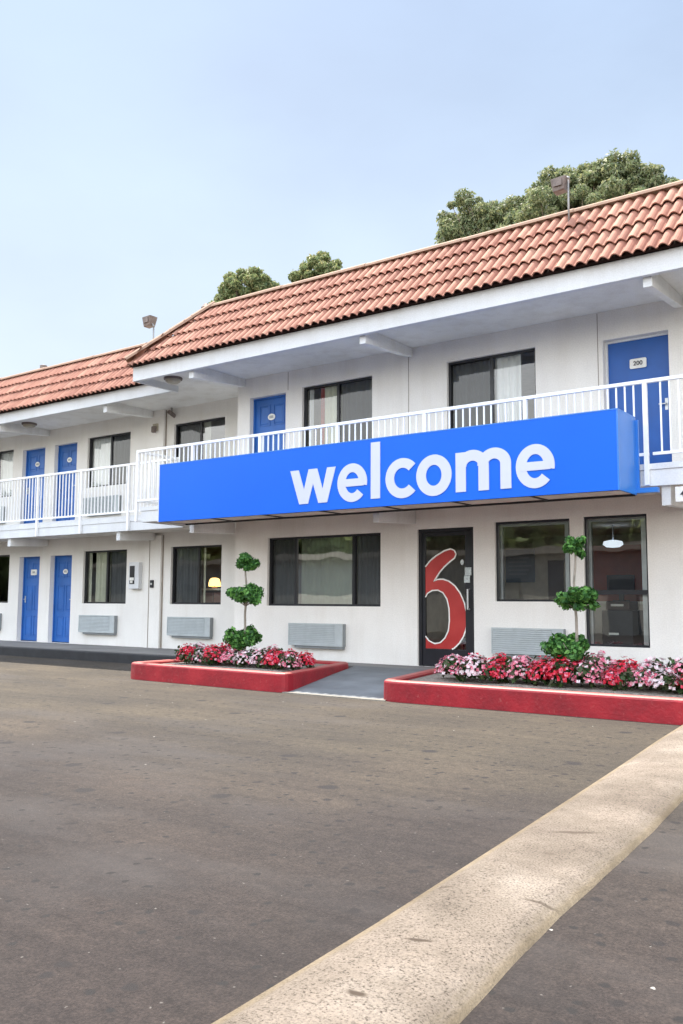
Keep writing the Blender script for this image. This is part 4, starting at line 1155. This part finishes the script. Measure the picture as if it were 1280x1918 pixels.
row(np.linspace(-5.62, -1.2, 15), -2.05, ['pink', 'red', 'red', 'pink', 'red', 'red', 'pink', 'red', 'white', 'pink', 'red', 'white', 'red', 'red', 'pink'], 'right', 'back', 'begonias in the right bed', 1.12)

# ------------------------------------------------------------------ trees behind the roof
def tree(base, trunks, clumps, n, size, mat, label, group):
    t = thing('tree', base, label, 'tree', group)
    b = MB()
    x, y, z = base
    for tp in trunks:
        p = [Vector(base), Vector(base).lerp(Vector(tp), .5)+Vector((random.gauss(0, .3), 0, .6)), Vector(tp)]
        b.tube(p, [.32, .2, .08], 8)
    for c in clumps:
        j = min(trunks, key=lambda q: (Vector(q)-Vector(c[:3])).length)
        m = Vector(base).lerp(Vector(j), .7); e = Vector(c[:3])
        b.tube([m, m.lerp(e, .5)+Vector((0, 0, .25)), e], [.06, .03, .012], 5)
    b.build('trunk', M['bark'], t, smooth=True)
    leaves(clumps, n, size, .2, 2.2, .45, .8).build('crown', M[mat], t)
def clump(cx, cy, cz, rx, rz, n, r0, r1):
    o = []
    for _ in range(n):
        d = Vector((random.gauss(0, 1), random.gauss(0, 1), random.gauss(0, 1))).normalized()*random.random()**.45
        r = random.uniform(r0, r1); o.append((cx+d.x*rx, cy+d.y*rx*.8, cz+d.z*rz, r, r, r*.8))
    return o
def lobe(cx, cz, rx, rz, n, r0, r1, cy=20):
    # clumps spread evenly through an ellipsoid, so that the lobe stays whole but ragged at the rim
    o = []
    for i in range(n):
        z = 1-2*(i+.5)/n; a = i*2.39996; q = math.sqrt(1-z*z); k = random.choice((.35, .62, .80, .86, .90))
        r = random.uniform(r0, r1)*(1.25 if k < .7 else 1)
        o.append((cx+q*math.cos(a)*rx*k, cy+q*math.sin(a)*rx*.9*k, cz+z*rz*k, r, r, r*.75))
    return o
# big tree behind the right roof: a lower left lobe and a higher right dome
tree((-12.3, 20, G), [(-16.0, 20, 15.8), (-13.5, 20, 16.0), (-12.0, 20, 16.4), (-10.3, 20, 16.0)],
     lobe(-17.0, 16.6, 1.35, 1.45, 46, .20, .46)+lobe(-15.6, 16.35, 1.3, 1.05, 36, .20, .45)+lobe(-14.3, 16.4, 1.2, 1.0, 34, .20, .45)+lobe(-13.3, 16.75, 1.05, 1.2, 34, .20, .45)
     +lobe(-12.2, 16.8, 1.3, 1.15, 42, .20, .46)+lobe(-10.8, 16.8, 1.35, 1.1, 42, .20, .46)+lobe(-9.6, 16.1, 1.0, .9, 26, .2, .4)+lobe(-8.5, 15.55, .9, .5, 16, .15, .3)+lobe(-12.4, 15.6, 3.4, .9, 50, .25, .45),
     95000, .074, 'leaf_tree', 'broad grey green tree rising behind the right end of the roof', 'trees behind the motel')
tree((-29.4, 20, G), [(-29.4, 20, 15.8)], lobe(-29.2, 16.35, 1.55, 1.05, 46, .18, .40)+lobe(-30.4, 15.9, 1.0, .9, 26, .18, .38), 30000, .078, 'leaf_tree2', 'rounded green tree top above the left end of the tiled ridge', 'trees behind the motel')
tree((-24.8, 20, G), [(-24.9, 20, 15.8)], lobe(-24.9, 16.2, 1.25, 1.05, 40, .18, .38)+lobe(-24.2, 15.9, 1.0, .7, 20, .18, .34), 21000, .078, 'leaf_tree2', 'small rounded tree top showing above the middle of the ridge', 'trees behind the motel')

# trees across the lot, behind the photographer: seen only as reflections in the windows
for i, (x, y, hh, wd, lab) in enumerate(((-60, -15, 13, 6, 'broad tree across the lot farthest to the west'), (-50, -17, 12, 6, 'second tree from the west end of the row across the lot'), (-41, -19, 13, 6, 'third tree from the west end of the row across the lot'),
                          (-33, -21, 12, 5.5, 'fourth tree from the west end of the row across the lot'), (-26, -22, 13, 5.5, 'fifth tree from the west end of the row across the lot'), (-18, -24, 12, 5.5, 'sixth tree from the west end of the row across the lot'),
                          (-10, -27, 12, 6, 'low wide tree across the lot nearest the driveway'))):
    hh *= .84; y -= 8
    tree((x, y, G), [(x, y, hh*.7), (x+1.5, y, hh*.6)], clump(x, y, hh*.47, wd, hh*.40, 46, 1.1, 1.8), 7500, .55, 'leaf_far', lab, 'trees across the parking lot')

# unseen low building, added so the office windows reflect a pale haze
ob = thing('reflection_building', (-27, -21, G), 'added low pale building across the lot for the windows to reflect', 'building')
b = MB(); b.box(-46, -8, -24, -20, G-.1, 3.1); b.build('wall', stucco('pale_wall', (.62, .62, .58), (.45, .42, .38), .3), ob)
b = MB(); b.box(-46.3, -7.7, -24.3, -19.6, 3.101, 3.35); b.build('roof', M['roof_deck'], ob)
for x in (-42, -35, -28.5, -21, -15.5, -11):
    b = MB(); b.box(x-.5, x+.5, -19.998, -19.95, G, 2.1); b.build('door', M['ac_dark'], ob)
